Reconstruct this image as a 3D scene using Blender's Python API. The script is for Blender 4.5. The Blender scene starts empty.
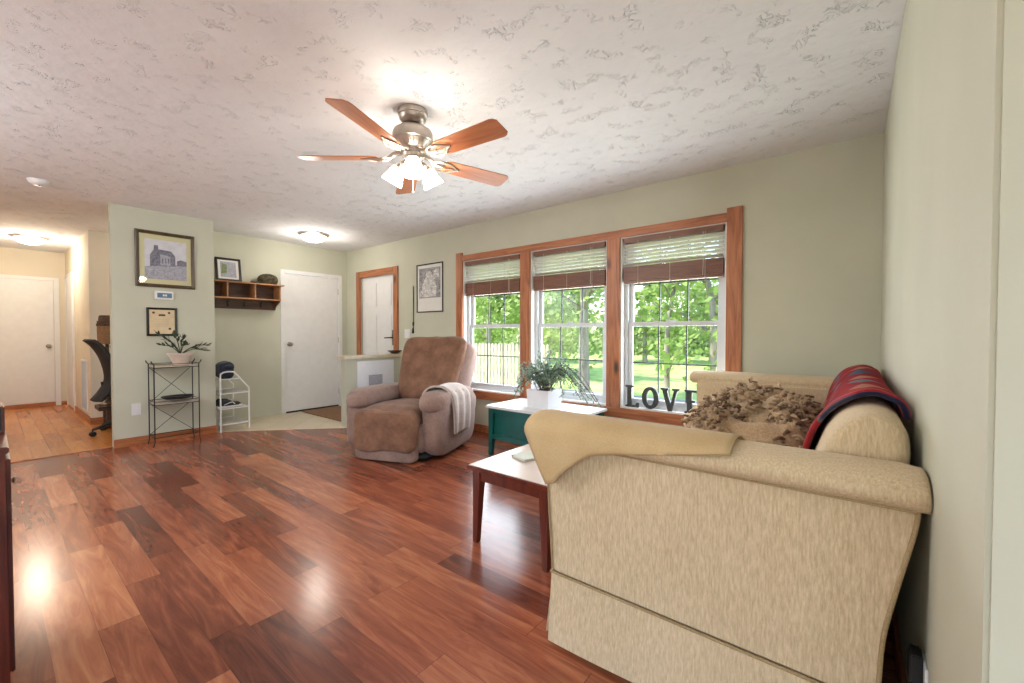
import bpy, bmesh, math, random
from mathutils import Vector, Matrix, noise
PI = math.pi
random.seed(7)
SC = bpy.context.scene
COL = SC.collection

# ------------------------------------------------------------------ camera
H = 2.44
cam_d = bpy.data.cameras.new('camera')
cam = bpy.data.objects.new('camera', cam_d)
COL.objects.link(cam)
cam.location = (0, 0, 1.155)
YAW = math.atan(340/423.0)
PITCH = math.atan(-8.5/423.0)
cam.rotation_euler = (PI/2+PITCH, 0, YAW)
cam_d.sensor_width = 36
cam_d.lens = 36*423.0/1024
cam_d.clip_start = 0.02
SC.camera = cam
# ------------------------------------------------------------------ world, sun, exposure
SC.view_settings.view_transform = 'Standard'
SC.view_settings.look = 'None'
SC.view_settings.gamma = 1
SC.view_settings.use_curve_mapping = False
SC.view_settings.exposure = 0.1
W = bpy.data.worlds.new('world')
SC.world = W
W.use_nodes = True
wn = W.node_tree.nodes
wl = W.node_tree.links
wn.clear()
wo = wn.new('ShaderNodeOutputWorld')
bg = wn.new('ShaderNodeBackground')
sky = wn.new('ShaderNodeTexSky')
sky.sky_type = 'NISHITA'
sky.sun_disc = False
sky.sun_elevation = math.radians(50)
sky.sun_rotation = math.radians(200)
sky.air_density = 1.2
sky.dust_density = 0.6
sky.ozone_density = 2.0
bg.inputs['Strength'].default_value = 0.5
wl.new(sky.outputs[0], bg.inputs['Color'])
wl.new(bg.outputs[0], wo.inputs['Surface'])


def lamp(name, kind, loc, energy, color=(1, 1, 1), size=None, size_y=None, rot=(0, 0, 0)):
    d = bpy.data.lights.new(name, kind)
    d.energy = energy
    d.color = color
    if kind == 'AREA':
        d.shape = 'RECTANGLE'
        d.size = size
        d.size_y = size_y or size
    elif kind == 'SUN':
        d.angle = math.radians(1.0)
    else:
        d.shadow_soft_size = size or 0.05
    o = bpy.data.objects.new(name, d)
    COL.objects.link(o)
    o.location = loc
    o.rotation_euler = rot
    return o


sun_dir = Vector((-0.45, -0.35, 0.75))
sun = lamp('sun', 'SUN', (0, 0, 10), 7.0, (1.0, 0.95, 0.86))
sun.rotation_euler = sun_dir.to_track_quat('Z', 'Y').to_euler()
# added fill areas set at unseen openings, to brighten walls and sofa
lamp('back_fill', 'AREA', (0.4, -2.92, 1.2), 12, (0.94, 0.97, 1.0), 3.6, 2.0, (math.radians(102), 0, 0))
lamp('left_fill', 'AREA', (-5.82, -2.0, 1.35), 22, (0.94, 0.97, 1.0), 1.7, 1.7, (math.radians(104), 0, -PI/2))
lamp('side_fill', 'AREA', (2.42, -0.9, 1.3), 22, (0.93, 0.97, 1.0), 2.2, 1.6, (math.radians(100), 0, PI/2))
# added fill point without a fixture, left of the frame
lamp('overhead_fill', 'POINT', (-3.6, -1.2, 2.2), 98, (0.93, 0.97, 1.0), 0.18)
# daylight through the three front windows
for wx in (-3.225, -2.215, -1.205):
    lamp('front_window_daylight', 'AREA', (wx, 3.775, 1.04), 25, (0.92, 0.96, 1.0), 0.8, 1.05, (math.radians(-93), 0, 0))


# ------------------------------------------------------------------ materials
def lin(c):
    return tuple(((v/255)/12.92 if v/255 <= 0.04045 else ((v/255+0.055)/1.055)**2.4) for v in c)+(1,)


def new_mat(name):
    m = bpy.data.materials.new(name)
    m.use_nodes = True
    nt = m.node_tree
    b = nt.nodes['Principled BSDF']
    return m, nt, b


def N(nt, t, **kw):
    n = nt.nodes.new(t)
    for k, v in kw.items():
        setattr(n, k, v)
    return n


def L(nt, a, b):
    nt.links.new(a, b)


def coords(nt, scale=(1, 1, 1), rot=(0, 0, 0), kind='Object'):
    tc = N(nt, 'ShaderNodeTexCoord')
    mp = N(nt, 'ShaderNodeMapping')
    mp.inputs['Scale'].default_value = scale
    mp.inputs['Rotation'].default_value = rot
    L(nt, tc.outputs[kind], mp.inputs['Vector'])
    return mp.outputs[0]


def ramp(nt, fac, stops):
    r = N(nt, 'ShaderNodeValToRGB')
    el = r.color_ramp.elements
    while len(el) < len(stops):
        el.new(0.5)
    for e, (p, c) in zip(el, stops):
        e.position = p
        e.color = c if len(c) == 4 else lin(c)
    L(nt, fac, r.inputs[0])
    return r.outputs[0]


def math_n(nt, op, a, b=None):
    n = N(nt, 'ShaderNodeMath', operation=op)
    for i, v in enumerate((a, b)):
        if v is None:
            continue
        if isinstance(v, (int, float)):
            n.inputs[i].default_value = v
        else:
            L(nt, v, n.inputs[i])
    return n.outputs[0]


def bump(nt, b, height, strength, dist):
    bp = N(nt, 'ShaderNodeBump')
    bp.inputs['Strength'].default_value = strength
    bp.inputs['Distance'].default_value = dist
    L(nt, height, bp.inputs['Height'])
    L(nt, bp.outputs[0], b.inputs['Normal'])


def noisy(nt, vec, scale, detail=4, rough=0.5, dist=0.0):
    n = N(nt, 'ShaderNodeTexNoise')
    n.inputs['Scale'].default_value = scale
    n.inputs['Detail'].default_value = detail
    n.inputs['Roughness'].default_value = rough
    n.inputs['Distortion'].default_value = dist
    L(nt, vec, n.inputs['Vector'])
    return n.outputs['Fac']


def plain(name, c, rough=0.5, metal=0.0, var=0.06, nscale=12, bstr=0.0, bscale=60, spec=0.5, coat=0, stretch=(1, 1, 1), sheen=0):
    m, nt, b = new_mat(name)
    v = coords(nt, stretch)
    f = noisy(nt, v, nscale)
    lo = tuple(max(0, x*(1-var*1.3)) for x in c)
    hi = tuple(min(255, x*(1+var)) for x in c)
    L(nt, ramp(nt, f, [(0.3, lo), (0.7, hi)]), b.inputs['Base Color'])
    b.inputs['Roughness'].default_value = rough
    b.inputs['Metallic'].default_value = metal
    b.inputs['Specular IOR Level'].default_value = spec
    b.inputs['Coat Weight'].default_value = coat
    b.inputs['Sheen Weight'].default_value = sheen
    if bstr:
        bump(nt, b, noisy(nt, v, bscale, 3), bstr, 0.004)
    return m


def wood(name, dark, mid, light, axis='X', rough=0.35, scale=1.0, knots=False, bstr=0.05):
    m, nt, b = new_mat(name)
    s = {'X': (1.2, 14, 14), 'Y': (14, 1.2, 14), 'Z': (14, 14, 1.2)}[axis]
    s = tuple(x*scale for x in s)
    v = coords(nt, s)
    f = noisy(nt, v, 1.6, 6, 0.6, 1.2)
    c = ramp(nt, f, [(0.3, dark), (0.5, mid), (0.7, light)])
    if knots:
        v2 = coords(nt, {'X': (1.8, 5, 5), 'Y': (5, 1.8, 5), 'Z': (5, 5, 1.8)}[axis])
        vo = N(nt, 'ShaderNodeTexVoronoi')
        vo.inputs['Scale'].default_value = 1.0
        L(nt, v2, vo.inputs['Vector'])
        k = ramp(nt, vo.outputs['Distance'], [(0.05, (1, 1, 1, 1)), (0.16, (0, 0, 0, 1))])
        mx = N(nt, 'ShaderNodeMixRGB')
        L(nt, k, mx.inputs[0])
        L(nt, c, mx.inputs[1])
        mx.inputs[2].default_value = lin(tuple(x*0.45 for x in dark))
        c = mx.outputs[0]
    L(nt, c, b.inputs['Base Color'])
    b.inputs['Roughness'].default_value = rough
    bump(nt, b, f, bstr, 0.003)
    return m


def laminate(name, stops, width, length, rough, seam=(40, 15, 10), var=0.5):
    """planks running along X, each with its own tone"""
    m, nt, b = new_mat(name)
    tc = N(nt, 'ShaderNodeTexCoord')
    sp = N(nt, 'ShaderNodeSeparateXYZ')
    L(nt, tc.outputs['Object'], sp.inputs[0])
    yr = math_n(nt, 'DIVIDE', sp.outputs['Y'], width)
    row = math_n(nt, 'FLOOR', yr)
    wn1 = N(nt, 'ShaderNodeTexWhiteNoise', noise_dimensions='1D')
    L(nt, row, wn1.inputs['W'])
    xs = math_n(nt, 'ADD', math_n(nt, 'DIVIDE', sp.outputs['X'], length), math_n(nt, 'MULTIPLY', wn1.outputs['Value'], 7.3))
    colm = math_n(nt, 'FLOOR', xs)
    cb = N(nt, 'ShaderNodeCombineXYZ')
    L(nt, row, cb.inputs[0])
    L(nt, colm, cb.inputs[1])
    wn2 = N(nt, 'ShaderNodeTexWhiteNoise', noise_dimensions='3D')
    L(nt, cb.outputs[0], wn2.inputs['Vector'])
    idv = wn2.outputs['Value']
    cb2 = N(nt, 'ShaderNodeCombineXYZ')
    L(nt, math_n(nt, 'MULTIPLY', sp.outputs['X'], 1.3), cb2.inputs[0])
    L(nt, math_n(nt, 'MULTIPLY', sp.outputs['Y'], 11.0), cb2.inputs[1])
    L(nt, math_n(nt, 'MULTIPLY', idv, 40.0), cb2.inputs[2])
    g = noisy(nt, cb2.outputs[0], 1.5, 7, 0.62, 1.6)
    fac = math_n(nt, 'ADD', math_n(nt, 'MULTIPLY', g, 1.0-var*0.5), math_n(nt, 'MULTIPLY', math_n(nt, 'SUBTRACT', idv, 0.25), var))
    c = ramp(nt, fac, stops)
    fy = math_n(nt, 'FRACT', yr)
    fx = math_n(nt, 'FRACT', xs)
    ey = math_n(nt, 'LESS_THAN', fy, 0.012)
    ex = math_n(nt, 'LESS_THAN', fx, 0.003)
    e = math_n(nt, 'MAXIMUM', ex, ey)
    mx = N(nt, 'ShaderNodeMixRGB')
    L(nt, math_n(nt, 'MULTIPLY', e, 0.55), mx.inputs[0])
    L(nt, c, mx.inputs[1])
    mx.inputs[2].default_value = lin(seam)
    L(nt, mx.outputs[0], b.inputs['Base Color'])
    b.inputs['Roughness'].default_value = rough
    return m


def ceiling_mat():
    m, nt, b = new_mat('ceiling_texture')
    v = coords(nt)
    b.inputs['Roughness'].default_value = 0.9
    L(nt, ramp(nt, noisy(nt, v, 2.0), [(0.3, (232, 233, 236)), (0.7, (238, 239, 242))]), b.inputs['Base Color'])
    # stomped plaster: short curved ridges gathered in patches
    a = noisy(nt, v, 17, 1.5, 0.5, 2.6)
    ridge = math_n(nt, 'ABSOLUTE', math_n(nt, 'SUBTRACT', a, 0.5))
    rr = ramp(nt, ridge, [(0.0, (1, 1, 1, 1)), (0.035, (0, 0, 0, 1))])
    p = ramp(nt, noisy(nt, v, 9.0, 2, 0.5), [(0.55, (0, 0, 0, 1)), (0.66, (1, 1, 1, 1))])
    hgt = math_n(nt, 'ADD', math_n(nt, 'MULTIPLY', rr, p), math_n(nt, 'MULTIPLY', noisy(nt, v, 14, 3), 0.5))
    bump(nt, b, hgt, 0.75, 0.014)
    return m


def fabric(name, c1, c2, weave=260, stretch=(1, 1, 1), rough=0.9, sheen=0.2, bstr=0.25, blotch=5, mixb=0.3):
    m, nt, b = new_mat(name)
    v = coords(nt, stretch)
    f = noisy(nt, v, weave, 3, 0.7)
    g = noisy(nt, coords(nt), blotch, 3)
    s = math_n(nt, 'ADD', math_n(nt, 'MULTIPLY', f, 1-mixb), math_n(nt, 'MULTIPLY', g, mixb))
    L(nt, ramp(nt, s, [(0.34, c1), (0.66, c2)]), b.inputs['Base Color'])
    b.inputs['Roughness'].default_value = rough
    b.inputs['Sheen Weight'].default_value = sheen
    b.inputs['Specular IOR Level'].default_value = 0.2
    bump(nt, b, f, bstr, 0.002)
    return m


def emis(name, c, strength):
    m, nt, b = new_mat(name)
    b.inputs['Base Color'].default_value = lin(c)
    b.inputs['Emission Color'].default_value = lin(c)
    b.inputs['Emission Strength'].default_value = strength
    b.inputs['Roughness'].default_value = 0.4
    return m


def glass_mat(name, refl=0.08, tint=(1, 1, 1, 1)):
    m = bpy.data.materials.new(name)
    m.use_nodes = True
    nt = m.node_tree
    nt.nodes.clear()
    out = N(nt, 'ShaderNodeOutputMaterial')
    tr = N(nt, 'ShaderNodeBsdfTransparent')
    tr.inputs[0].default_value = tint
    gl = N(nt, 'ShaderNodeBsdfGlossy')
    gl.inputs['Roughness'].default_value = 0.02
    lw = N(nt, 'ShaderNodeFresnel')
    lw.inputs[0].default_value = 1.45
    mx = N(nt, 'ShaderNodeMixShader')
    ge = N(nt, 'ShaderNodeNewGeometry')
    L(nt, math_n(nt, 'MULTIPLY', lw.outputs[0], math_n(nt, 'SUBTRACT', 1.0, ge.outputs['Backfacing'])), mx.inputs[0])
    L(nt, tr.outputs[0], mx.inputs[1])
    L(nt, gl.outputs[0], mx.inputs[2])
    L(nt, mx.outputs[0], out.inputs[0])
    return m


def leafm(name, c1, c2, trans=0.35):
    m = bpy.data.materials.new(name)
    m.use_nodes = True
    nt = m.node_tree
    b = nt.nodes['Principled BSDF']
    v = coords(nt)
    col = ramp(nt, noisy(nt, v, 1.3, 5, 0.7), [(0.3, c1), (0.68, c2)])
    L(nt, col, b.inputs['Base Color'])
    b.inputs['Roughness'].default_value = 0.55
    out = nt.nodes['Material Output']
    t = N(nt, 'ShaderNodeBsdfTranslucent')
    L(nt, col, t.inputs[0])
    mx = N(nt, 'ShaderNodeMixShader')
    mx.inputs[0].default_value = trans
    L(nt, b.outputs[0], mx.inputs[1])
    L(nt, t.outputs[0], mx.inputs[2])
    L(nt, mx.outputs[0], out.inputs[0])
    return m


def wall_mat(name, c):
    return plain(name, c, 0.75, var=0.015, nscale=2.5, bstr=0.12, bscale=90, spec=0.3)


M = {}
M['sage'] = wall_mat('sage_wall_paint', (196, 196, 178))
M['cream_wall'] = wall_mat('cream_wall_paint', (222, 212, 193))
M['ceiling'] = ceiling_mat()
M['floor'] = laminate('cherry_laminate', [(0.2, (86, 42, 31)), (0.42, (128, 67, 47)), (0.6, (158, 90, 62)), (0.82, (190, 124, 88))], 0.127, 0.92, 0.2, (50, 22, 16), 0.42)
M['hall_floor'] = laminate('honey_laminate', [(0.25, (166, 96, 40)), (0.5, (196, 122, 56)), (0.8, (214, 146, 76))], 0.127, 0.92, 0.26, (90, 45, 18), 0.35)
M['casing'] = wood('stained_pine_casing_upright', (128, 72, 42), (170, 104, 66), (190, 126, 84), 'Z', 0.4, knots=True)
M['casing_x'] = wood('stained_pine_casing_level', (128, 72, 42), (170, 104, 66), (190, 126, 84), 'X', 0.4, knots=True)
M['base_wood'] = wood('oak_baseboard', (128, 72, 40), (165, 100, 60), (186, 122, 78), 'Y', 0.4)
M['white'] = plain('white_paint', (228, 227, 226), 0.4, var=0.01)
M['vinyl'] = plain('white_vinyl', (206, 210, 214), 0.35, var=0.01)
M['muntin'] = plain('grey_muntin', (84, 92, 94), 0.4, var=0.02)
M['glass'] = glass_mat('window_glass')
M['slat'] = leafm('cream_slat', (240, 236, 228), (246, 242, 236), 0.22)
M['blind_wood'] = wood('blind_brown_wood', (92, 56, 42), (124, 80, 62), (142, 97, 76), 'X', 0.4)
M['black'] = plain('black_metal', (22, 21, 22), 0.4, var=0.1)
M['blackplastic'] = plain('black_plastic', (26, 27, 30), 0.5, var=0.1)
M['nickel'] = plain('brushed_nickel', (178, 168, 158), 0.3, 0.9, var=0.05)
M['blade'] = wood('fan_blade_cherry', (150, 84, 50), (188, 116, 74), (204, 138, 94), 'X', 0.3, 0.6)
M['shade'] = emis('frosted_lit_glass', (255, 244, 228), 44)
M['dome'] = emis('lit_dome_glass', (255, 246, 232), 9)
M['dome_warm'] = emis('lit_dome_glass_warm', (255, 232, 196), 9)
M['sofa'] = fabric('sofa_chenille', (190, 166, 132), (222, 202, 170), 190, (1.0, 1.0, 0.16), sheen=0.1, bstr=0.15, blotch=3, mixb=0.2)
M['cover'] = fabric('arm_cover_twill', (188, 158, 114), (212, 186, 144), 260, sheen=0.1, bstr=0.12, mixb=0.5)
M['piping'] = fabric('sofa_piping', (150, 125, 88), (178, 154, 116), 200)
M['suede'] = fabric('taupe_microsuede', (128, 102, 92), (156, 130, 120), 40, sheen=0.25, bstr=0.1, blotch=7, mixb=0.6)
M['suede_brown'] = fabric('brown_microsuede', (108, 76, 60), (142, 106, 86), 30, sheen=0.15, bstr=0.12, blotch=8, mixb=0.65)
M['plush'] = fabric('pinkish_grey_plush', (140, 122, 114), (186, 168, 158), 90, sheen=0.6, bstr=0.5, blotch=9)
M['cherry'] = wood('cherry_frame', (70, 24, 15), (98, 38, 24), (122, 54, 34), 'Z', 0.3)
M['tabletop'] = plain('beige_table_laminate', (196, 174, 158), 0.3, var=0.03, nscale=6)
M['teal'] = plain('teal_paint', (10, 82, 78), 0.35, var=0.12, nscale=5)
M['white_top'] = plain('white_table_paint', (222, 224, 226), 0.3, var=0.02)
M['ceramic'] = plain('white_ceramic', (225, 226, 232), 0.3, var=0.01)
M['greenleaf'] = leafm('silver_green_leaf', (70, 104, 84), (176, 198, 178), 0.2)
M['darkleaf'] = leafm('dark_succulent_leaf', (28, 40, 28), (74, 92, 62), 0.1)
M['stem'] = plain('plant_stem', (84, 62, 44), 0.7)
M['soil'] = plain('potting_soil', (52, 38, 28), 0.9, bstr=0.8)
M['terracotta'] = plain('pale_clay', (204, 186, 174), 0.6, var=0.03)
M['tile'] = None
M['mat_brown'] = plain('coir_mat', (132, 100, 72), 0.95, var=0.15, nscale=90, bstr=0.8)
M['stone'] = plain('cream_ledge', (214, 200, 178), 0.35, var=0.04)
M['shelf_light'] = wood('pine_shelf', (138, 92, 58), (172, 122, 82), (192, 146, 104), 'Y', 0.5)
M['shelf_dark'] = wood('walnut_hook_rail', (58, 38, 26), (84, 58, 40), (106, 76, 54), 'Y', 0.5)
M['frame_brown'] = wood('dark_picture_frame', (54, 42, 28), (78, 62, 42), (98, 80, 54), 'Z', 0.35)
M['mat_cream'] = plain('cream_mount', (206, 202, 160), 0.8, var=0.01)
M['paper'] = plain('aged_paper', (216, 196, 160), 0.8, var=0.04)
M['paper_white'] = plain('white_paper', (224, 222, 218), 0.8, var=0.01)
M['grey1'] = plain('print_light_grey', (210, 210, 218), 0.7, var=0.04)
M['grey2'] = plain('print_mid_grey', (166, 166, 178), 0.7, var=0.10, nscale=60)
M['grey3'] = plain('print_dark_grey', (118, 118, 132), 0.7, var=0.16, nscale=60)
M['red'] = None
for nm_, c1_, c2_ in (('sketch_light', (150, 148, 150), (228, 226, 222)), ('sketch_dark', (96, 95, 100), (176, 174, 176))):
    m_, nt_, b_ = new_mat(nm_)
    L(nt_, ramp(nt_, noisy(nt_, coords(nt_), 22, 6, 0.75, 1.5), [(0.38, c1_), (0.58, c2_)]), b_.inputs['Base Color'])
    b_.inputs['Roughness'].default_value = 0.8
    M[nm_] = m_
M['letters'] = plain('weathered_grey_metal', (66, 70, 68), 0.55, 0.2, var=0.15, nscale=30)
M['denim'] = fabric('navy_cloth', (22, 26, 36), (48, 54, 70), 100)
M['camo'] = plain('camouflage_cloth', (64, 58, 40), 0.9, var=0.45, nscale=26)
M['chairmesh'] = plain('black_chair_mesh', (36, 36, 38), 0.7, var=0.2, nscale=90)
M['wicker'] = plain('woven_wicker', (150, 112, 78), 0.8, var=0.25, nscale=50, bstr=0.8, stretch=(1, 1, 6))
M['wicker_dark'] = plain('dark_woven_wicker', (84, 60, 46), 0.8, var=0.3, nscale=60, bstr=0.8)
M['lcd'] = plain('thermostat_screen', (88, 118, 148), 0.3, var=0.03)
M['bark'] = plain('grey_bark', (150, 140, 130), 0.9, var=0.25, nscale=6, bstr=0.8, stretch=(1, 1, .3))
M['leaf_a'] = leafm('maple_leaf', (100, 136, 62), (184, 204, 116), 0.5)
M['leaf_b'] = leafm('pale_leaf', (138, 160, 96), (208, 218, 160), 0.5)
M['grass'] = plain('lawn_grass', (176, 200, 112), 0.95, var=0.16, nscale=1.5, bstr=0.5)
M['fence'] = plain('weathered_fence_wood', (196, 184, 164), 0.9, var=0.14, nscale=6, stretch=(3, 3, .4))
M['asphalt'] = plain('grey_path', (150, 150, 156), 0.9, var=0.05)
M['siding'] = plain('outside_siding', (214, 210, 200), 0.8, var=0.02)


def tile_mat():
    m, nt, b = new_mat('beige_vinyl_tile')
    v = coords(nt, (1, 1, 1), (0, 0, PI/4))
    br = N(nt, 'ShaderNodeTexBrick')
    br.offset = 0.0
    br.inputs['Scale'].default_value = 1.0
    br.inputs['Brick Width'].default_value = 0.3
    br.inputs['Row Height'].default_value = 0.3
    br.inputs['Mortar Size'].default_value = 0.004
    br.inputs['Color1'].default_value = lin((214, 200, 174))
    br.inputs['Color2'].default_value = lin((204, 190, 164))
    br.inputs['Mortar'].default_value = lin((178, 162, 136))
    L(nt, v, br.inputs['Vector'])
    L(nt, br.outputs['Color'], b.inputs['Base Color'])
    b.inputs['Roughness'].default_value = 0.35
    return m


def blanket_mat():
    """red southwestern weave: bands of small lozenges"""
    m, nt, b = new_mat('red_patterned_blanket')
    v = coords(nt, (7, 5, 7))
    sp = N(nt, 'ShaderNodeSeparateXYZ')
    L(nt, v, sp.inputs[0])
    u = sp.outputs['Y']
    s = math_n(nt, 'ADD', sp.outputs['X'], sp.outputs['Z'])
    fu = math_n(nt, 'ABSOLUTE', math_n(nt, 'SUBTRACT', math_n(nt, 'FRACT', u), 0.5))
    fs = math_n(nt, 'ABSOLUTE', math_n(nt, 'SUBTRACT', math_n(nt, 'FRACT', math_n(nt, 'MULTIPLY', s, 0.8)), 0.5))
    dmd = math_n(nt, 'ADD', fu, fs)
    wn_ = N(nt, 'ShaderNodeTexWhiteNoise', noise_dimensions='2D')
    cb = N(nt, 'ShaderNodeCombineXYZ')
    L(nt, math_n(nt, 'FLOOR', u), cb.inputs[0])
    L(nt, math_n(nt, 'FLOOR', math_n(nt, 'MULTIPLY', s, 0.8)), cb.inputs[1])
    L(nt, cb.outputs[0], wn_.inputs['Vector'])
    dc = ramp(nt, wn_.outputs['Value'], [(0.0, (92, 122, 134)), (0.3, (140, 60, 62)), (0.55, (60, 84, 108)), (0.8, (168, 112, 92))])
    base = ramp(nt, noisy(nt, v, 0.6, 4), [(0.35, (128, 24, 32)), (0.65, (152, 44, 50))])
    mx = N(nt, 'ShaderNodeMixRGB')
    L(nt, math_n(nt, 'LESS_THAN', dmd, 0.36), mx.inputs[0])
    L(nt, base, mx.inputs[1])
    L(nt, dc, mx.inputs[2])
    L(nt, mx.outputs[0], b.inputs['Base Color'])
    b.inputs['Roughness'].default_value = 0.95
    b.inputs['Specular IOR Level'].default_value = 0.15
    bump(nt, b, noisy(nt, v, 14, 3), 0.4, 0.004)
    return m


M['tile'] = tile_mat()
M['red'] = blanket_mat()
M['red_edge'] = fabric('scarlet_blanket_hem', (150, 16, 26), (176, 28, 36), 90)
M['navy_edge'] = fabric('navy_blanket_hem', (24, 22, 48), (40, 36, 66), 90)


# ------------------------------------------------------------------ object helpers
def empty(name, loc, rz=0, label=None, cat=None, group=None, kind=None):
    o = bpy.data.objects.new(name, None)
    COL.objects.link(o)
    o.location = loc
    o.rotation_euler = (0, 0, rz)
    tag(o, label, cat, group, kind)
    return o


def tag(o, label=None, cat=None, group=None, kind=None):
    if label:
        o['label'] = label
    if cat:
        o['category'] = cat
    if group:
        o['group'] = group
    if kind:
        o['kind'] = kind
    return o


def obj(name, bm, mats, parent=None, world=True, smooth=False, base=None, label=None, cat=None, group=None, kind=None):
    """bm in world coordinates unless world=False (then in the parent's own)"""
    if parent is not None and world:
        inv = Matrix.Identity(4)
        p = parent
        while p is not None:
            inv = inv @ (Matrix.Translation(p.location) @ p.rotation_euler.to_matrix().to_4x4()).inverted() if False else inv
            p = p.parent
        tot = Matrix.Identity(4)
        chain = []
        p = parent
        while p is not None:
            chain.append(Matrix.Translation(p.location) @ p.rotation_euler.to_matrix().to_4x4())
            p = p.parent
        for c in reversed(chain):
            tot = tot @ c
        bmesh.ops.transform(bm, matrix=tot.inverted(), verts=bm.verts)
    loc = Vector((0, 0, 0))
    if parent is None and base is None and kind != 'structure':
        xs = [v.co for v in bm.verts]
        lo = [min(c[i] for c in xs) for i in range(3)]
        hi = [max(c[i] for c in xs) for i in range(3)]
        loc = Vector(((lo[0]+hi[0])/2, (lo[1]+hi[1])/2, lo[2]))
        bmesh.ops.translate(bm, vec=-loc, verts=bm.verts)
    elif base is not None:
        loc = Vector(base)
        bmesh.ops.translate(bm, vec=-loc, verts=bm.verts)
    bmesh.ops.recalc_face_normals(bm, faces=bm.faces)
    me = bpy.data.meshes.new(name)
    bm.to_mesh(me)
    bm.free()
    if not isinstance(mats, (list, tuple)):
        mats = [mats]
    for m in mats:
        me.materials.append(m)
    if smooth:
        me.polygons.foreach_set('use_smooth', [True]*len(me.polygons))
        if smooth != 'all':
            try:
                me.set_sharp_from_angle(angle=math.radians(38))
            except Exception:
                pass
    o = bpy.data.objects.new(name, me)
    COL.objects.link(o)
    o.location = loc
    if parent is not None:
        o.parent = parent
    tag(o, label, cat, group, kind)
    return o


def BM():
    return bmesh.new()


def box(bm, x0, x1, y0, y1, z0, z1, bev=0.0, mi=0, seg=2, mat=None):
    r = bmesh.ops.create_cube(bm, size=1)
    vs = r['verts']
    for v in vs:
        v.co = Vector(((x0+x1)/2+v.co.x*(x1-x0), (y0+y1)/2+v.co.y*(y1-y0), (z0+z1)/2+v.co.z*(z1-z0)))
    fs = set(f for v in vs for f in v.link_faces)
    if bev:
        es = list(set(e for v in vs for e in v.link_edges))
        r2 = bmesh.ops.bevel(bm, geom=es, offset=bev, segments=seg, affect='EDGES', clamp_overlap=True)
        vs = list(set(v for f in r2['faces'] for v in f.verts) | set(v for v in vs if v.is_valid))
        fs = set(f for v in vs for f in v.link_faces)
    for f in fs:
        f.material_index = mi
    if mat is not None:
        bmesh.ops.transform(bm, matrix=mat, verts=vs)
    return vs


def prism(bm, pts, axis, a0, a1, mi=0):
    """extrude a 2-D outline; axis 'X': pts are (y,z); 'Y': (x,z); 'Z': (x,y)"""
    def mk(p, a):
        if axis == 'X':
            return (a, p[0], p[1])
        if axis == 'Y':
            return (p[0], a, p[1])
        return (p[0], p[1], a)
    A = [bm.verts.new(mk(p, a0)) for p in pts]
    B = [bm.verts.new(mk(p, a1)) for p in pts]
    n = len(pts)
    fs = [bm.faces.new(A), bm.faces.new(list(reversed(B)))]
    for i in range(n):
        fs.append(bm.faces.new((A[i], B[i], B[(i+1) % n], A[(i+1) % n])))
    for f in fs:
        f.material_index = mi
    return A+B


def tube(bm, pts, r, seg=8, mi=0, closed=False, caps=True):
    pts = [Vector(p) for p in pts]
    n = len(pts)
    rs = r if isinstance(r, (list, tuple)) else [r]*n
    rings = []
    up = None
    for i, p in enumerate(pts):
        if closed:
            t = pts[(i+1) % n]-pts[i-1]
        else:
            t = pts[min(i+1, n-1)]-pts[max(i-1, 0)]
        t.normalize()
        if up is None:
            up = t.orthogonal().normalized()
        else:
            up = (up-t*up.dot(t))
            if up.length < 1e-6:
                up = t.orthogonal()
            up.normalize()
        s = t.cross(up)
        rings.append([bm.verts.new(p+(up*math.cos(2*PI*k/seg)+s*math.sin(2*PI*k/seg))*rs[i]) for k in range(seg)])
    for i in range(n if closed else n-1):
        a, b = rings[i], rings[(i+1) % n]
        for k in range(seg):
            f = bm.faces.new((a[k], a[(k+1) % seg], b[(k+1) % seg], b[k]))
            f.material_index = mi
    if caps and not closed:
        bm.faces.new(list(reversed(rings[0]))).material_index = mi
        bm.faces.new(rings[-1]).material_index = mi


def lathe(bm, prof, c=(0, 0, 0), seg=32, mat=None, mi=0, square=0):
    """prof = [(r,z)...] around Z at c"""
    rings = []
    for r, z in prof:
        ring = []
        for k in range(seg):
            a = 2*PI*k/seg
            rr = r
            if square:
                ca, sa = abs(math.cos(a)), abs(math.sin(a))
                rr = r/((ca**square+sa**square)**(1/square))
            v = Vector((rr*math.cos(a), rr*math.sin(a), z))
            if mat is not None:
                v = mat @ v
            ring.append(bm.verts.new(v+Vector(c)))
        rings.append(ring)
    for i in range(len(rings)-1):
        a, b = rings[i], rings[i+1]
        for k in range(seg):
            bm.faces.new((a[k], a[(k+1) % seg], b[(k+1) % seg], b[k])).material_index = mi
    if prof[0][0] > 1e-5:
        bm.faces.new(list(reversed(rings[0]))).material_index = mi
    if prof[-1][0] > 1e-5:
        bm.faces.new(rings[-1]).material_index = mi
    bmesh.ops.remove_doubles(bm, verts=[v for rg in rings for v in rg], dist=1e-6)


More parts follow.
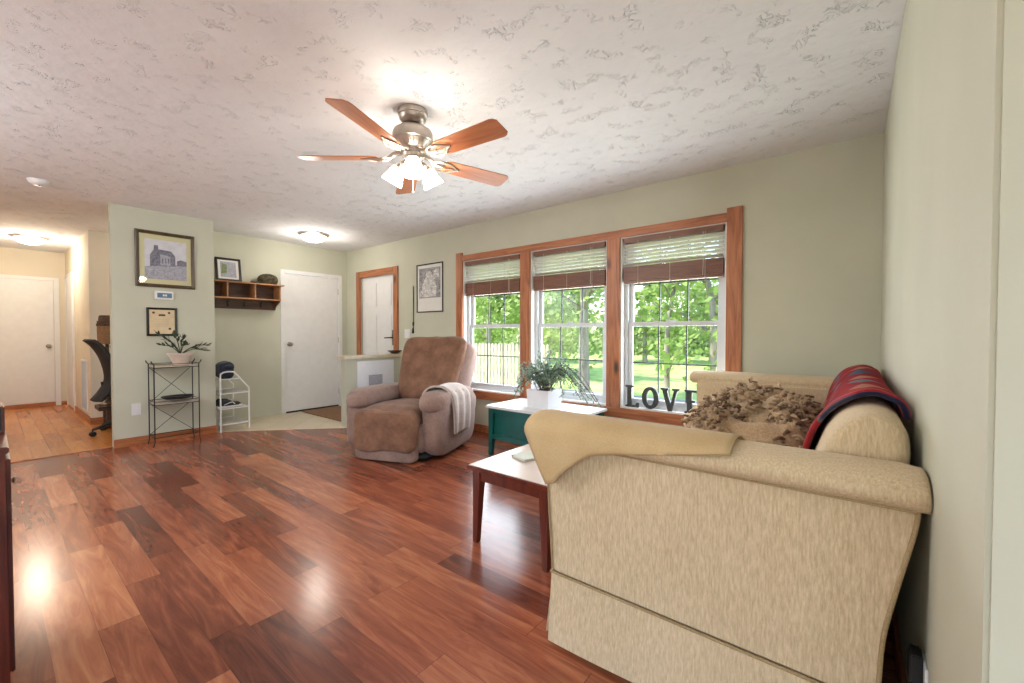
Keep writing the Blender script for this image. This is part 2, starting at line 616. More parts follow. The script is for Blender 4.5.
def puff(bm, c, s, e=3.0, n=10, fn=None, mi=0):
    """soft rounded block: a cube grid pushed onto a superellipsoid; s = half sizes"""
    ex = e if isinstance(e, (tuple, list)) else (e, e, e)
    vmap = {}

    def vert(i, j, k):
        key = (i, j, k)
        if key not in vmap:
            u = [2*q/n-1 for q in key]
            # ease the grid to the edges
            u = [math.sin(q*PI/2) for q in u]
            m = sum(abs(q)**p for q, p in zip(u, ex))
            mm = max(abs(q) for q in u)
            L_ = (m**(1/(sum(ex)/3)))
            q = Vector([w/L_ for w in u]) if L_ > 0 else Vector(u)
            p = Vector((q.x*s[0], q.y*s[1], q.z*s[2]))
            if fn:
                p = fn(p)
            vmap[key] = bm.verts.new(p+Vector(c))
        return vmap[key]
    for a in range(n):
        for b in range(n):
            for fx in (0, n):
                for f in (((fx, a, b), (fx, a+1, b), (fx, a+1, b+1), (fx, a, b+1)),
                          ((a, fx, b), (a+1, fx, b), (a+1, fx, b+1), (a, fx, b+1)),
                          ((a, b, fx), (a+1, b, fx), (a+1, b+1, fx), (a, b+1, fx))):
                    bm.faces.new([vert(*q) for q in f]).material_index = mi
    return list(vmap.values())


def sheet(bm, rows, thick=0.0, mi=0):
    """grid of points [row][col]; with a thickness it gets a back and rims"""
    R, C = len(rows), len(rows[0])
    P = [[Vector(p) for p in r] for r in rows]
    T = [[bm.verts.new(p) for p in r] for r in P]
    for i in range(R-1):
        for j in range(C-1):
            bm.faces.new((T[i][j], T[i][j+1], T[i+1][j+1], T[i+1][j])).material_index = mi
    if thick:
        B = []
        for i in range(R):
            row = []
            for j in range(C):
                du = P[i][min(j+1, C-1)]-P[i][max(j-1, 0)]
                dv = P[min(i+1, R-1)][j]-P[max(i-1, 0)][j]
                nn = du.cross(dv)
                nn = nn.normalized() if nn.length > 1e-9 else Vector((0, 0, 1))
                row.append(bm.verts.new(P[i][j]-nn*thick))
            B.append(row)
        for i in range(R-1):
            for j in range(C-1):
                bm.faces.new((B[i][j], B[i+1][j], B[i+1][j+1], B[i][j+1])).material_index = mi
        for i in range(R-1):
            bm.faces.new((T[i][0], T[i+1][0], B[i+1][0], B[i][0])).material_index = mi
            bm.faces.new((T[i][-1], B[i][-1], B[i+1][-1], T[i+1][-1])).material_index = mi
        for j in range(C-1):
            bm.faces.new((T[0][j], B[0][j], B[0][j+1], T[0][j+1])).material_index = mi
            bm.faces.new((T[-1][j], T[-1][j+1], B[-1][j+1], B[-1][j])).material_index = mi


def smoothmod(o, lv=1):
    m = o.modifiers.new('subsurf', 'SUBSURF')
    m.levels = m.render_levels = lv
    return o


def spline(pts, n=8):
    """Catmull-Rom through 2-D or 3-D points"""
    P = [Vector(p) for p in pts]
    out = []
    for i in range(len(P)-1):
        p0 = P[max(i-1, 0)]
        p1, p2 = P[i], P[i+1]
        p3 = P[min(i+2, len(P)-1)]
        for k in range(n):
            t = k/n
            out.append(0.5*((2*p1)+(p2-p0)*t+(2*p0-5*p1+4*p2-p3)*t*t+(3*p1-p0-3*p2+p3)*t**3))
    out.append(P[-1])
    return out


def struct(name, bm, m, parent=None, smooth=False, label=None):
    return obj(name, bm, m, parent, kind=('structure' if parent is None else None), smooth=smooth, label=label)


def B1(*a, bev=0.0, mi=0):
    bm = BM()
    box(bm, *a, bev=bev, mi=mi)
    return bm


# ------------------------------------------------------------------ the room shell
WY = 3.62      # window wall face
DX = -6.28     # wall with the white door
PX = -5.74     # picture wall face
RX = 0.145     # right wall face
HX = -9.9      # hall end wall
struct('floor', B1(-5.84, 2.6, -3.1, 3.75, -0.12, 0.0), M['floor'])
struct('floor_hall', B1(-10.0, -5.84, -3.1, 3.75, -0.12, 0.0), M['hall_floor'])
bm = BM()
prism(bm, [(-5.84, 0.78), (-5.80, 0.78), (-5.80, -3.0), (-5.84, -3.0)], 'Z', 0.0, 0.006)
struct('trim_1', bm, M['base_wood'])
bm = BM()
prism(bm, [(-6.28, 1.66), (-5.74, 1.66), (-5.74, 1.70), (-4.79, 2.70), (-4.79, 3.62), (-6.28, 3.62)], 'Z', 0.0005, 0.006)
struct('floor_entry', bm, M['tile'])
struct('ceiling', B1(-10.0, 2.6, -3.1, 3.75, H, H+0.1), M['ceiling'])

# window wall with openings: three windows and the front door
OP = [(-3.665, -2.785), (-2.655, -1.775), (-1.645, -0.765)]
SZ, TZ = 0.475, 2.02          # sill and head of the openings
bm = BM()
T = 0.13
box(bm, DX-0.1, -5.90, WY, WY+T, 0, H)
box(bm, -5.90, -5.03, WY, WY+T, 2.02, H)
box(bm, -5.03, OP[0][0], WY, WY+T, 0, H)
box(bm, OP[0][0], OP[2][1], WY, WY+T, 0, SZ)
box(bm, OP[0][0], OP[2][1], WY, WY+T, TZ, H)
for a, b_ in ((OP[0][1], OP[1][0]), (OP[1][1], OP[2][0])):
    box(bm, a, b_, WY, WY+T, SZ, TZ)
box(bm, OP[2][1], RX+0.8, WY, WY+T, 0, H)
struct('wall_window', bm, M['sage'])
# wall holding the white door
bm = BM()
box(bm, DX-0.12, DX, 1.56, 2.655, 0, H)
box(bm, DX-0.12, DX, 3.475, WY, 0, H)
box(bm, DX-0.12, DX, 2.655, 3.475, 2.02, H)
struct('wall_entry', bm, M['sage'])
bm = BM()
box(bm, PX-0.12, PX, 0.79, 1.66, 0, H)
box(bm, DX-0.12, PX-0.12, 1.56, 1.66, 0, H)
struct('wall_picture', bm, M['sage'])
struct('wall_right', B1(RX, RX+0.8, 0.845, WY, 0, H, bev=0.006), M['sage'])
# hall and nook
struct('wall_hall_end', B1(HX-0.1, HX, -1.0, 0.84, 0, H), M['cream_wall'])
struct('wall_hall_side', B1(HX-0.1, -7.45, 0.82, 0.94, 0, H), M['cream_wall'])
bm = BM()
box(bm, -7.57, -7.45, 0.94, 2.7, 0, H)
box(bm, -7.45, DX-0.12, 2.58, 2.7, 0, H)
struct('wall_nook', bm, M['cream_wall'])
struct('wall_hall_left', B1(HX-0.1, -5.9, -1.1, -1.0, 0, H), M['cream_wall'])
# rest of the room behind the camera
bm = BM()
box(bm, -6.0, -5.9, -3.0, -2.9, 0, H)
box(bm, -6.0, -5.9, -1.1, -1.0, 0, H)
box(bm, -6.0, -5.9, -2.9, -1.1, 0, 0.45)
box(bm, -6.0, -5.9, -2.9, -1.1, 2.25, H)
struct('wall_left', bm, M['sage'])
bm = BM()
box(bm, -6.0, -1.4, -3.1, -3.0, 0, H)
box(bm, 2.2, 2.6, -3.1, -3.0, 0, H)
box(bm, -1.4, 2.2, -3.1, -3.0, 2.2, H)
struct('wall_back', bm, M['sage'])
bm = BM()
box(bm, 2.5, 2.6, -3.0, -2.0, 0, H)
box(bm, 2.5, 2.6, 0.2, 0.945, 0, H)
box(bm, 2.5, 2.6, -2.0, 0.2, 0, 0.5)
box(bm, 2.5, 2.6, -2.0, 0.2, 2.1, H)
box(bm, RX+0.8, 2.6, 0.845, 0.945, 0, H)
struct('wall_side', bm, M['sage'])

# baseboards
struct('baseboard_picture', B1(PX, PX+0.013, 0.785, 1.665, 0, 0.085, bev=0.003), M['base_wood'])
struct('baseboard_window', B1(-4.78, RX, WY-0.013, WY, 0, 0.085, bev=0.003), M['base_wood'])
struct('baseboard_hall', B1(-9.9, -7.45, 0.807, 0.82, 0, 0.085, bev=0.003), M['base_wood'])
struct('baseboard_nook', B1(-7.45, -7.437, 0.807, 2.58, 0, 0.085, bev=0.003), M['base_wood'])
struct('baseboard_hall_end', B1(HX, HX+0.013, -1.0, 0.82, 0, 0.06, bev=0.003), M['base_wood'])
struct('baseboard_right', B1(RX-0.013, RX, 0.846, WY, 0, 0.085, bev=0.003), M['base_wood'])

# window casing: uprights stand a little above the head board
bm = BM()
ZC = 2.12
for a, b_ in ((-3.77, OP[0][0]), (OP[2][1], -0.655)):
    box(bm, a, b_, WY-0.024, WY, 0.385, ZC, bev=0.003)
struct('trim_2', bm, M['casing'])
bm = BM()
for a, b_ in ((OP[0][1], OP[1][0]), (OP[1][1], OP[2][0])):
    box(bm, a, b_, WY-0.02, WY, SZ, TZ-0.002, bev=0.003)
struct('trim_3', bm, M['casing'])
struct('trim_4', B1(OP[0][0], OP[2][1], WY-0.02, WY, TZ-0.004, 2.085, bev=0.003), M['casing_x'])
struct('trim_5', B1(OP[0][0], OP[2][1], WY-0.02, WY, 0.385, SZ, bev=0.003), M['casing_x'])


def window(i, x0, x1):
    e = empty('window_%d' % i, ((x0+x1)/2, WY+T/2, SZ), kind='structure')
    # inner jamb lining and sill board
    bm = BM()
    box(bm, x0, x0+0.012, WY, WY+0.09, SZ, TZ)
    box(bm, x1-0.012, x1, WY, WY+0.09, SZ, TZ)
    box(bm, x0+0.012, x1-0.012, WY, WY+0.09, TZ-0.012, TZ)
    obj('jamb', bm, M['white'], e)
    obj('window_sill', B1(x0, x1, WY-0.004, WY+0.085, SZ-0.001, SZ+0.014, bev=0.002), M['white'], e)
    a, b_, z0, z1 = x0+0.012, x1-0.012, SZ+0.014, TZ-0.012
    bm = BM()
    w = 0.034
    box(bm, a, a+w, WY+0.062, WY+T, z0, z1)
    box(bm, b_-w, b_, WY+0.062, WY+T, z0, z1)
    box(bm, a+w, b_-w, WY+0.062, WY+T, z0, z0+w)
    box(bm, a+w, b_-w, WY+0.062, WY+T, z1-w, z1)
    obj('window_frame', bm, M['vinyl'], e)
    a += w
    b_ -= w
    mid = 1.235
    for nm, zz0, zz1, y in (('lower_sash', z0+w, mid+0.02, WY+0.075), ('upper_sash', mid-0.02, z1-w, WY+0.1)):
        bm = BM()
        s = 0.038
        box(bm, a, a+s, y, y+0.024, zz0, zz1, bev=0.003)
        box(bm, b_-s, b_, y, y+0.024, zz0, zz1, bev=0.003)
        box(bm, a+s, b_-s, y, y+0.024, zz0, zz0+s, bev=0.003)
        box(bm, a+s, b_-s, y, y+0.024, zz1-s, zz1, bev=0.003)
        so = obj(nm, bm, M['vinyl'], e)
        bm = BM()
        for k in (1, 2):
            xm = a+s+(b_-a-2*s)*k/3
            box(bm, xm-0.006, xm+0.006, y+0.006, y+0.012, zz0+s, zz1-s)
        zm = (zz0+zz1)/2
        box(bm, a+s, b_-s, y+0.005, y+0.0125, zm-0.006, zm+0.006)
        obj('muntins', bm, M['muntin'], so)
        obj('pane', B1(a+s-0.003, b_-s+0.003, y+0.014, y+0.018, zz0+s-0.003, zz1-s+0.003), M['glass'], so)
    bm = BM()
    box(bm, (a+b_)/2-0.03, (a+b_)/2+0.03, WY+0.066, WY+0.076, mid+0.02, mid+0.034, bev=0.003)
    obj('sash_lock', bm, M['vinyl'], e)


for i, (a, b_) in enumerate(OP):
    window(i+1, a, b_)

BL = ['wooden window blind raised above the leftmost window, behind the recliner',
      'wooden window blind raised above the middle window, over the potted plant',
      'wooden window blind raised above the rightmost window, over the standing letters']
for i, (x0, x1) in enumerate(OP):
    a, b_ = x0+0.03, x1-0.03
    e = empty('window_blind', ((a+b_)/2, WY+0.03, TZ-0.012), label=BL[i], cat='blind', group='raised wooden blinds in the front windows')
    zb = 1.60
    obj('headrail', B1(a, b_, WY+0.004, WY+0.058, TZ-0.058, TZ-0.0125, bev=0.003), M['blind_wood'], e)
    n = 6
    z = TZ-0.085
    for k in range(n):
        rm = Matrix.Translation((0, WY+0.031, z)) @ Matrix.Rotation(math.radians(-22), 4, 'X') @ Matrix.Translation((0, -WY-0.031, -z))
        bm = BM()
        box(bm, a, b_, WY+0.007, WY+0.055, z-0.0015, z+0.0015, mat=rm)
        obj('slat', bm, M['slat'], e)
        z -= 0.033
    zt = z+0.012
    bm = BM()
    nst = int((zt-zb-0.02)/0.0062)
    for k in range(nst):
        zz = zt-0.0062*k
        box(bm, a, b_, WY+0.006, WY+0.056, zz-0.0048, zz)
    obj('stacked_slats', bm, M['blind_wood'], e)
    obj('bottom_rail', B1(a, b_, WY+0.006, WY+0.056, zb, zb+0.022, bev=0.004), M['blind_wood'], e)
    for q in (0.16, 0.5, 0.84):
        xx = a+(b_-a)*q
        bm = BM()
        tube(bm, [(xx, WY+0.003, TZ-0.05), (xx, WY+0.003, zb), (xx, WY+0.059, zb), (xx, WY+0.059, TZ-0.05)], 0.0012, 5)
        obj('ladder_cord', bm, M['slat'], e)
        bm = BM()
        lathe(bm, [(0.0, -0.012), (0.006, -0.008), (0.006, 0), (0.0, 0.001)], (xx, WY+0.03, zb), 10)
        obj('cord_knob', bm, M['cherry'], e)
    xx = a+(b_-a)*0.82
    bm = BM()
    tube(bm, [(xx, WY+0.002, TZ-0.05), (xx+0.004, WY+0.001, 1.78), (xx, WY+0.002, 1.62)], 0.0018, 5)
    obj('pull_cord', bm, M['slat'], e)

# front door behind the half wall (door_1) and its stained casing
e = empty('door_1', (-5.465, WY+0.05, 0), kind='structure')
bm = BM()
box(bm, -5.89, -5.04, WY+0.03, WY+0.075, 0.01, 2.012)
xa, xb = -5.89, -5.04
obj('door_slab', bm, M['white'], e)
bm = BM()
for z0, z1 in ((0.15, 0.62), (0.78, 1.42), (1.55, 1.9)):
    for x0, x1 in ((xa+0.1, (xa+xb)/2-0.045), ((xa+xb)/2+0.045, xb-0.1)):
        box(bm, x0, x1, WY+0.022, WY+0.032, z0, z1, bev=0.006)
obj('raised_panels', bm, M['white'], e)
bm = BM()
lathe(bm, [(0.0, 0), (0.03, 0), (0.033, 0.008), (0.0, 0.012)], (0, 0, 0), 20, Matrix.Translation((xb-0.06, WY+0.03, 1.12)) @ Matrix.Rotation(PI/2, 4, 'X'))
box(bm, xb-0.085, xb-0.035, WY+0.018, WY+0.03, 0.98, 1.2, bev=0.006)
tube(bm, [(xb-0.06, WY+0.02, 1.09), (xb-0.06, WY-0.03, 1.09), (xb-0.09, WY-0.038, 1.09), (xb-0.18, WY-0.038, 1.085)], 0.009, 8)
obj('door_handle', bm, M['black'], e, smooth=True)
struct('trim_6', B1(-5.99, -5.885, WY-0.02, WY, 0, 2.09, bev=0.003), M['casing'])
struct('trim_7', B1(-5.045, -4.94, WY-0.02, WY, 0, 2.09, bev=0.003), M['casing'])
struct('trim_8', B1(-5.885, -5.045, WY-0.02, WY, 1.995, 2.09, bev=0.003), M['casing_x'])
# white door
e = empty('door_2', (DX-0.04, 3.065, 0), kind='structure')
obj('door_slab', B1(DX-0.05, DX-0.01, 2.665, 3.465, 0.02, 2.0, bev=0.002), M['white'], e)
for z in (0.25, 1.05, 1.8):
    bm = BM()
    tube(bm, [(DX+0.002, 3.467, z-0.045), (DX+0.002, 3.467, z+0.045)], 0.007, 8)
    obj('hinge', bm, M['nickel'], e)
bm = BM()
rm = Matrix.Translation((DX-0.01, 2.73, 0.995)) @ Matrix.Rotation(PI/2, 4, 'Y')
lathe(bm, [(0.0, 0), (0.032, 0), (0.03, 0.008), (0.012, 0.012), (0.012, 0.035), (0.026, 0.045), (0.028, 0.058), (0.018, 0.07), (0.0, 0.072)], (0, 0, 0), 20, rm)
obj('door_knob', bm, M['nickel'], e, smooth=True)
obj('door_sweep', B1(DX-0.05, DX-0.006, 2.665, 3.465, 0.006, 0.03), M['blackplastic'], e)
bm = BM()
box(bm, DX-0.02, DX+0.014, 2.605, 2.663, 0, 2.055, bev=0.003)
box(bm, DX-0.02, DX+0.014, 3.467, 3.525, 0, 2.055, bev=0.003)
box(bm, DX-0.02, DX+0.014, 2.663, 3.467, 2.002, 2.055, bev=0.003)
struct('trim_9', bm, M['white'])
# hall end door and side door
e = empty('door_3', (HX+0.02, 0.27, 0), kind='structure')
obj('door_slab', B1(HX-0.01, HX+0.012, -0.16, 0.68, 0.065, 1.975, bev=0.002), M['white'], e)
bm = BM()
rm = Matrix.Translation((HX+0.012, 0.62, 0.95)) @ Matrix.Rotation(PI/2, 4, 'Y')
lathe(bm, [(0.0, 0), (0.032, 0), (0.03, 0.008), (0.012, 0.012), (0.012, 0.035), (0.028, 0.045), (0.03, 0.058), (0.018, 0.07), (0.0, 0.072)], (0, 0, 0), 20, rm)
obj('door_knob', bm, M['nickel'], e, smooth=True)
bm = BM()
box(bm, HX, HX+0.018, 0.685, 0.745, 0, 2.03, bev=0.003)
box(bm, HX, HX+0.018, -0.225, -0.165, 0, 2.03, bev=0.003)
box(bm, HX, HX+0.018, -0.165, 0.685, 1.978, 2.03, bev=0.003)
struct('trim_10', bm, M['white'])
e = empty('door_4', (-9.3, 0.8, 0), kind='structure')
obj('door_slab', B1(-9.7, -8.95, 0.802, 0.818, 0.03, 2.0, bev=0.002), M['white'], e)
bm = BM()
box(bm, -9.76, -9.7, 0.797, 0.82, 0, 2.06, bev=0.003)
box(bm, -8.95, -8.89, 0.797, 0.82, 0, 2.06, bev=0.003)
box(bm, -9.7, -8.95, 0.797, 0.82, 2.0, 2.06, bev=0.003)
struct('trim_11', bm, M['white'])
# glazing of unseen openings, added behind the camera for the fill lights
obj('window_4', B1(2.54, 2.55, -2.0, 0.2, 0.5, 2.1), M['glass'], kind='structure')
obj('added_back_glazing', B1(-1.4, 2.2, -3.06, -3.05, 0.0, 2.2), M['glass'], kind='structure')

obj('window_5', B1(-5.96, -5.95, -2.9, -1.1, 0.45, 2.25), M['glass'], kind='structure')
# half wall by the entry
HWX0, HWX1 = -4.90, -4.79
e = empty('half_wall', (-4.84, 3.17, 0), label='low green half wall with pale ledge dividing entry from living room', cat='half wall')
obj('body', B1(HWX0, HWX1, 2.735, WY-0.022, 0.006, 0.835), M['sage'], e)
obj('ledge', B1(HWX0-0.03, HWX1+0.03, 2.70, WY-0.022, 0.835, 0.875, bev=0.006), M['stone'], e)
bm = BM()
box(bm, HWX1, HWX1+0.012, 2.88, 3.42, 0.3, 0.8, bev=0.004)
obj('panel', bm, M['ceramic'], e, label='glossy white panel')
bm = BM()
box(bm, HWX1+0.012, HWX1+0.016, 3.04, 3.24, 0.3, 0.62, bev=0.0015)
obj('panel_inset', bm, M['grey2'], e)
obj('base_trim', B1(HWX1, HWX1+0.014, 2.735, WY-0.022, 0.0, 0.16, bev=0.003), M['stone'], e)

# ------------------------------------------------------------------ wall fittings
def plate(name, c, axis, w, h, label, cat, kind='switch'):
    bm = BM()
    x, y, z = c
    if axis == 'X':
        box(bm, x, x+0.006, y-w/2, y+w/2, z-h/2, z+h/2, bev=0.002)
        e_ = obj(name, bm, M['white'], label=label, cat=cat)
        return e_
    box(bm, x-w/2, x+w/2, y-0.006, y, z-h/2, z+h/2, bev=0.002)
    return obj(name, bm, M['white'], label=label, cat=cat)


o = plate('light_switch', (-4.745, WY, 1.145), 'Y', 0.12, 0.12, 'white double rocker light switch plate beside the wood-cased front door', 'switch')
for q in (-0.024, 0.024):
    obj('rocker', B1(-4.745+q-0.015, -4.745+q+0.015, WY-0.009, WY-0.006, 1.11, 1.18, bev=0.001), M['ceramic'], o)
o = plate('wall_outlet', (PX, 0.96, 0.37), 'X', 0.075, 0.12, 'white wall outlet low on the picture wall, left of the wire plant stand', 'outlet')
for q in (-0.025, 0.025):
    obj('socket', B1(PX+0.006, PX+0.008, 0.945, 0.975, 0.37+q-0.014, 0.37+q+0.014, bev=0.0008), M['ceramic'], o)
# outlet with a plugged adaptor behind the sofa
o = empty('power_outlet', (RX, 1.36, 0.33), label='white outlet with black plug on the right wall behind the beige sofa', cat='outlet')
obj('plate', B1(RX-0.006, RX, 1.325, 1.395, 0.27, 0.39, bev=0.002), M['white'], o)
bm = BM()
box(bm, RX-0.03, RX-0.006, 1.35, 1.40, 0.33, 0.40, bev=0.004)
tube(bm, spline([(RX-0.02, 1.38, 0.33), (RX-0.022, 1.38, 0.24), (RX-0.02, 1.36, 0.12), (RX-0.022, 1.42, 0.01)], 6), 0.004, 6)
obj('plug', bm, M['blackplastic'], o)

# thermostat
o = empty('thermostat', (PX, 1.2, 1.55), label='small white thermostat with blue screen between the two pictures', cat='thermostat')
obj('housing', B1(PX, PX+0.028, 1.118, 1.278, 1.51, 1.6, bev=0.006), M['white'], o)
obj('screen', B1(PX+0.028, PX+0.030, 1.14, 1.262, 1.53, 1.58), M['lcd'], o)
bm = BM()
box(bm, PX+0.030, PX+0.031, 1.185, 1.2, 1.545, 1.565)
box(bm, PX+0.030, PX+0.031, 1.205, 1.22, 1.545, 1.565)
obj('digits', bm, M['white'], o)


def picture_frame(e, axis, u0, u1, z0, z1, face, w, d, fm, sgn=1):
    """four mitred frame bars; axis 'X': the picture faces +X with u=y; 'Y': faces -Y with u=x"""
    bm = BM()
    outer = [(u0, z0), (u1, z0), (u1, z1), (u0, z1)]
    inner = [(u0+w, z0+w), (u1-w, z0+w), (u1-w, z1-w), (u0+w, z1-w)]

    def P(u, z, dd):
        return (face+dd, u, z) if axis == 'X' else (u, face-dd, z)
    vo0 = [bm.verts.new(P(*p, 0)) for p in outer]
    vo1 = [bm.verts.new(P(*p, d*0.8)) for p in outer]
    vm1 = [bm.verts.new(P(p[0]*0.75+q[0]*0.25, p[1]*0.75+q[1]*0.25, d)) for p, q in zip(outer, inner)]
    vi1 = [bm.verts.new(P(*p, d*0.55)) for p in inner]
    vi0 = [bm.verts.new(P(*p, 0)) for p in inner]
    for i in range(4):
        j = (i+1) % 4
        for a, b in ((vo0, vo1), (vo1, vm1), (vm1, vi1), (vi1, vi0), (vi0, vo0)):
            bm.faces.new((a[i], a[j], b[j], b[i]))
    return obj('frame', bm, fm, e)


def flat(bm, axis, face, dd, pts, mi=0):
    """thin printed shape at depth dd in front of the wall"""
    t = 0.0006
    if axis == 'X':
        prism(bm, pts, 'X', face+dd, face+dd+t, mi)
    else:
        prism(bm, pts, 'Y', face-dd-t, face-dd, mi)


# large picture
e = empty('framed_picture', (PX, 1.22, 1.64), label='large dark-framed print of an old building on the green picture wall', cat='picture')
picture_frame(e, 'X', 0.968, 1.474, 1.64, 2.225, PX, 0.034, 0.026, M['frame_brown'])
y0, y1, z0, z1 = 1.002, 1.44, 1.674, 2.191
bm = BM()
flat(bm, 'X', PX, 0.006, [(y0, z0), (y1, z0), (y1, z1), (y0, z1)])
obj('mount', bm, M['mat_cream'], e)
y0, y1, z0, z1 = 1.045, 1.40, 1.725, 2.14


def U(u, v):
    return (y0+(y1-y0)*u, z0+(z1-z0)*v)


bm = BM()
flat(bm, 'X', PX, 0.0072, [U(0, 0), U(1, 0), U(1, 1), U(0, 1)], 0)
flat(bm, 'X', PX, 0.0084, [U(0, 0), U(1, 0), U(1, .42), U(.7, .4), U(0, .3)], 1)
flat(bm, 'X', PX, 0.0096, [U(.12, .32), U(.72, .36), U(.72, .62), U(.62, .74), U(.32, .76), U(.31, .86), U(.22, .86), U(.21, .74), U(.12, .6)], 2)
flat(bm, 'X', PX, 0.0096, [U(.76, .38), U(1, .38), U(1, .5), U(.86, .54), U(.76, .5)], 2)
flat(bm, 'X', PX, 0.0108, [U(.36, .36), U(.6, .37), U(.6, .6), U(.36, .64)], 1)
for q in (.4, .47, .54):
    flat(bm, 'X', PX, 0.0116, [U(q, .42), U(q+.03, .42), U(q+.03, .54), U(q, .54)], 2)
flat(bm, 'X', PX, 0.0108, [U(0, 0), U(1, 0), U(1, .1), U(0, .16)], 3)
obj('print', bm, [M['grey1'], M['grey2'], M['grey3'], M['grey2']], e)
obj('glazing', B1(PX+0.0135, PX+0.0145, 1.0, 1.442, 1.672, 2.193), M['glass'], e)
# small certificate
e = empty('framed_certificate', (PX, 1.18, 1.124), label='small black-framed certificate above the wire plant stand', cat='picture')
picture_frame(e, 'X', 1.052, 1.31, 1.124, 1.424, PX, 0.022, 0.02, M['black'])
bm = BM()
flat(bm, 'X', PX, 0.006, [(1.072, 1.144), (1.29, 1.144), (1.29, 1.404), (1.072, 1.404)])
flat(bm, 'X', PX, 0.007, [(1.15, 1.335), (1.21, 1.335), (1.205, 1.355), (1.155, 1.355)], 1)
for yy, zz in ((1.11, 1.37), (1.24, 1.37), (1.245, 1.2)):
    lathe(bm, [(0.0, 0), (0.012, 0), (0.012, 0.001), (0.0, 0.001)], (PX+0.007, yy, zz), 12, Matrix.Rotation(PI/2, 4, 'Y'), 1)
for k, wd in enumerate((0.07, 0.05, 0.06, 0.03)):
    flat(bm, 'X', PX, 0.007, [(1.18-wd, 1.30-k*0.025), (1.18+wd, 1.30-k*0.025), (1.18+wd, 1.304-k*0.025), (1.18-wd, 1.304-k*0.025)], 2)
obj('certificate', bm, [M['paper'], M['frame_brown'], M['tabletop']], e)
# poster by the window
e = empty('framed_poster', (-4.27, WY, 1.43), label='tall thin black-framed monochrome poster between front door and windows', cat='picture')
picture_frame(e, 'Y', -4.53, -4.02, 1.425, 2.055, WY, 0.014, 0.018, M['black'])
bm = BM()
flat(bm, 'Y', WY, 0.005, [(-4.517, 1.438), (-4.033, 1.438), (-4.033, 2.042), (-4.517, 2.042)])
x0, x1, z0, z1 = -4.485, -4.065, 1.61, 2.0


def V(u, v):
    return (x0+(x1-x0)*u, z0+(z1-z0)*v)


flat(bm, 'Y', WY, 0.006, [V(0, 0), V(1, 0), V(1, 1), V(0, 1)], 2)
flat(bm, 'Y', WY, 0.007, [V(.18, .04), V(.8, .04), V(.82, .4), V(.66, .66), V(.6, .84), V(.48, .92), V(.36, .84), V(.3, .66), V(.14, .42)], 1)
flat(bm, 'Y', WY, 0.0078, [V(.66, .6), V(.95, .66), V(.92, .95), V(.7, .9)], 1)
flat(bm, 'Y', WY, 0.0078, [V(.02, .04), V(.22, .08), V(.2, .3), V(.04, .26)], 1)
obj('print', bm, [M['paper_white'], M['sketch_light'], M['sketch_dark'], M['paper_white']], e)
# hanging whisk-like cord
e = empty('hanging_strap', (-4.6, WY-0.01, 1.15), label='thin dark hanging strap with tassel beside the framed poster', cat='strap')
bm = BM()
tube(bm, [(-4.6, WY-0.012, 1.78), (-4.602, WY-0.012, 1.3)], [0.007, 0.005], 8)
obj('cord', bm, M['black'], e)
bm = BM()
tube(bm, [(-4.602, WY-0.014, 1.3), (-4.603, WY-0.016, 1.26), (-4.60, WY-0.016, 1.24), (-4.602, WY-0.02, 1.2), (-4.604, WY-0.02, 1.15)], [0.012, 0.01, 0.004, 0.013, 0.016], 8)
obj('tassel', bm, M['denim'], e)
bm = BM()
tube(bm, [(-4.6, WY, 1.79), (-4.6, WY-0.02, 1.79), (-4.6, WY-0.022, 1.8)], 0.003, 6)
obj('nail', bm, M['nickel'], e)

# return-air grille in the hall wall
e = empty('air_grille', (-7.95, 0.82, 0.12), label='white louvred return-air grille low on the hall side wall', cat='vent')
bm = BM()
gx0, gx1, gz0, gz1 = -8.22, -7.72, 0.12, 0.80
for a in ((gx0, gx1, 0.808, 0.82, gz0, gz0+0.025), (gx0, gx1, 0.808, 0.82, gz1-0.025, gz1), (gx0, gx0+0.025, 0.808, 0.82, gz0+0.025, gz1-0.025), (gx1-0.025, gx1, 0.808, 0.82, gz0+0.025, gz1-0.025)):
    box(bm, *a, bev=0.002)
obj('frame', bm, M['white'], e)
bm = BM()
k = gx0+0.035
while k < gx1-0.03:
    box(bm, k, k+0.006, 0.811, 0.819, gz0+0.025, gz1-0.025)
    k += 0.02
obj('louvres', bm, M['vinyl'], e)
# smoke alarm
e = empty('smoke_alarm', (-5.36, 0.3, H), label='round white smoke alarm on the ceiling left of the picture wall', cat='smoke alarm')
bm = BM()
lathe(bm, [(0.0, -0.04), (0.035, -0.04), (0.055, -0.03), (0.065, -0.012), (0.07, 0.0), (0, 0)], (-5.36, 0.3, H), 28)
obj('body', bm, M['white'], e, smooth=True)
bm = BM()
lathe(bm, [(0.0, -0.005), (0.008, -0.004), (0.01, 0), (0, 0)], (-5.36, 0.3, H-0.04), 12)
obj('test_button', bm, M['grey2'], e)


# ------------------------------------------------------------------ ceiling lights
def flush_light(loc, mat, label):
    e_ = empty('ceiling_light', loc, label=label, cat='ceiling light')
    bm_ = BM()
    lathe(bm_, [(0.0, 0.0), (0.19, 0.0), (0.19, -0.012), (0.16, -0.03), (0.15, -0.03), (0.15, -0.005), (0, -0.005)], loc, 40)
    obj('base', bm_, M['nickel'], e_, smooth=True)
    bm_ = BM()
    lathe(bm_, [(0.15, -0.024), (0.146, -0.045), (0.125, -0.072), (0.08, -0.094), (0.03, -0.102), (0.0, -0.103)], loc, 40)
    obj('glass_dome', bm_, mat, e_, smooth='all')
    bm_ = BM()
    lathe(bm_, [(0.0, -0.118), (0.008, -0.114), (0.01, -0.106), (0.006, -0.1), (0.0, -0.1)], loc, 16)
    obj('finial', bm_, M['nickel'], e_, smooth=True)
    return e_


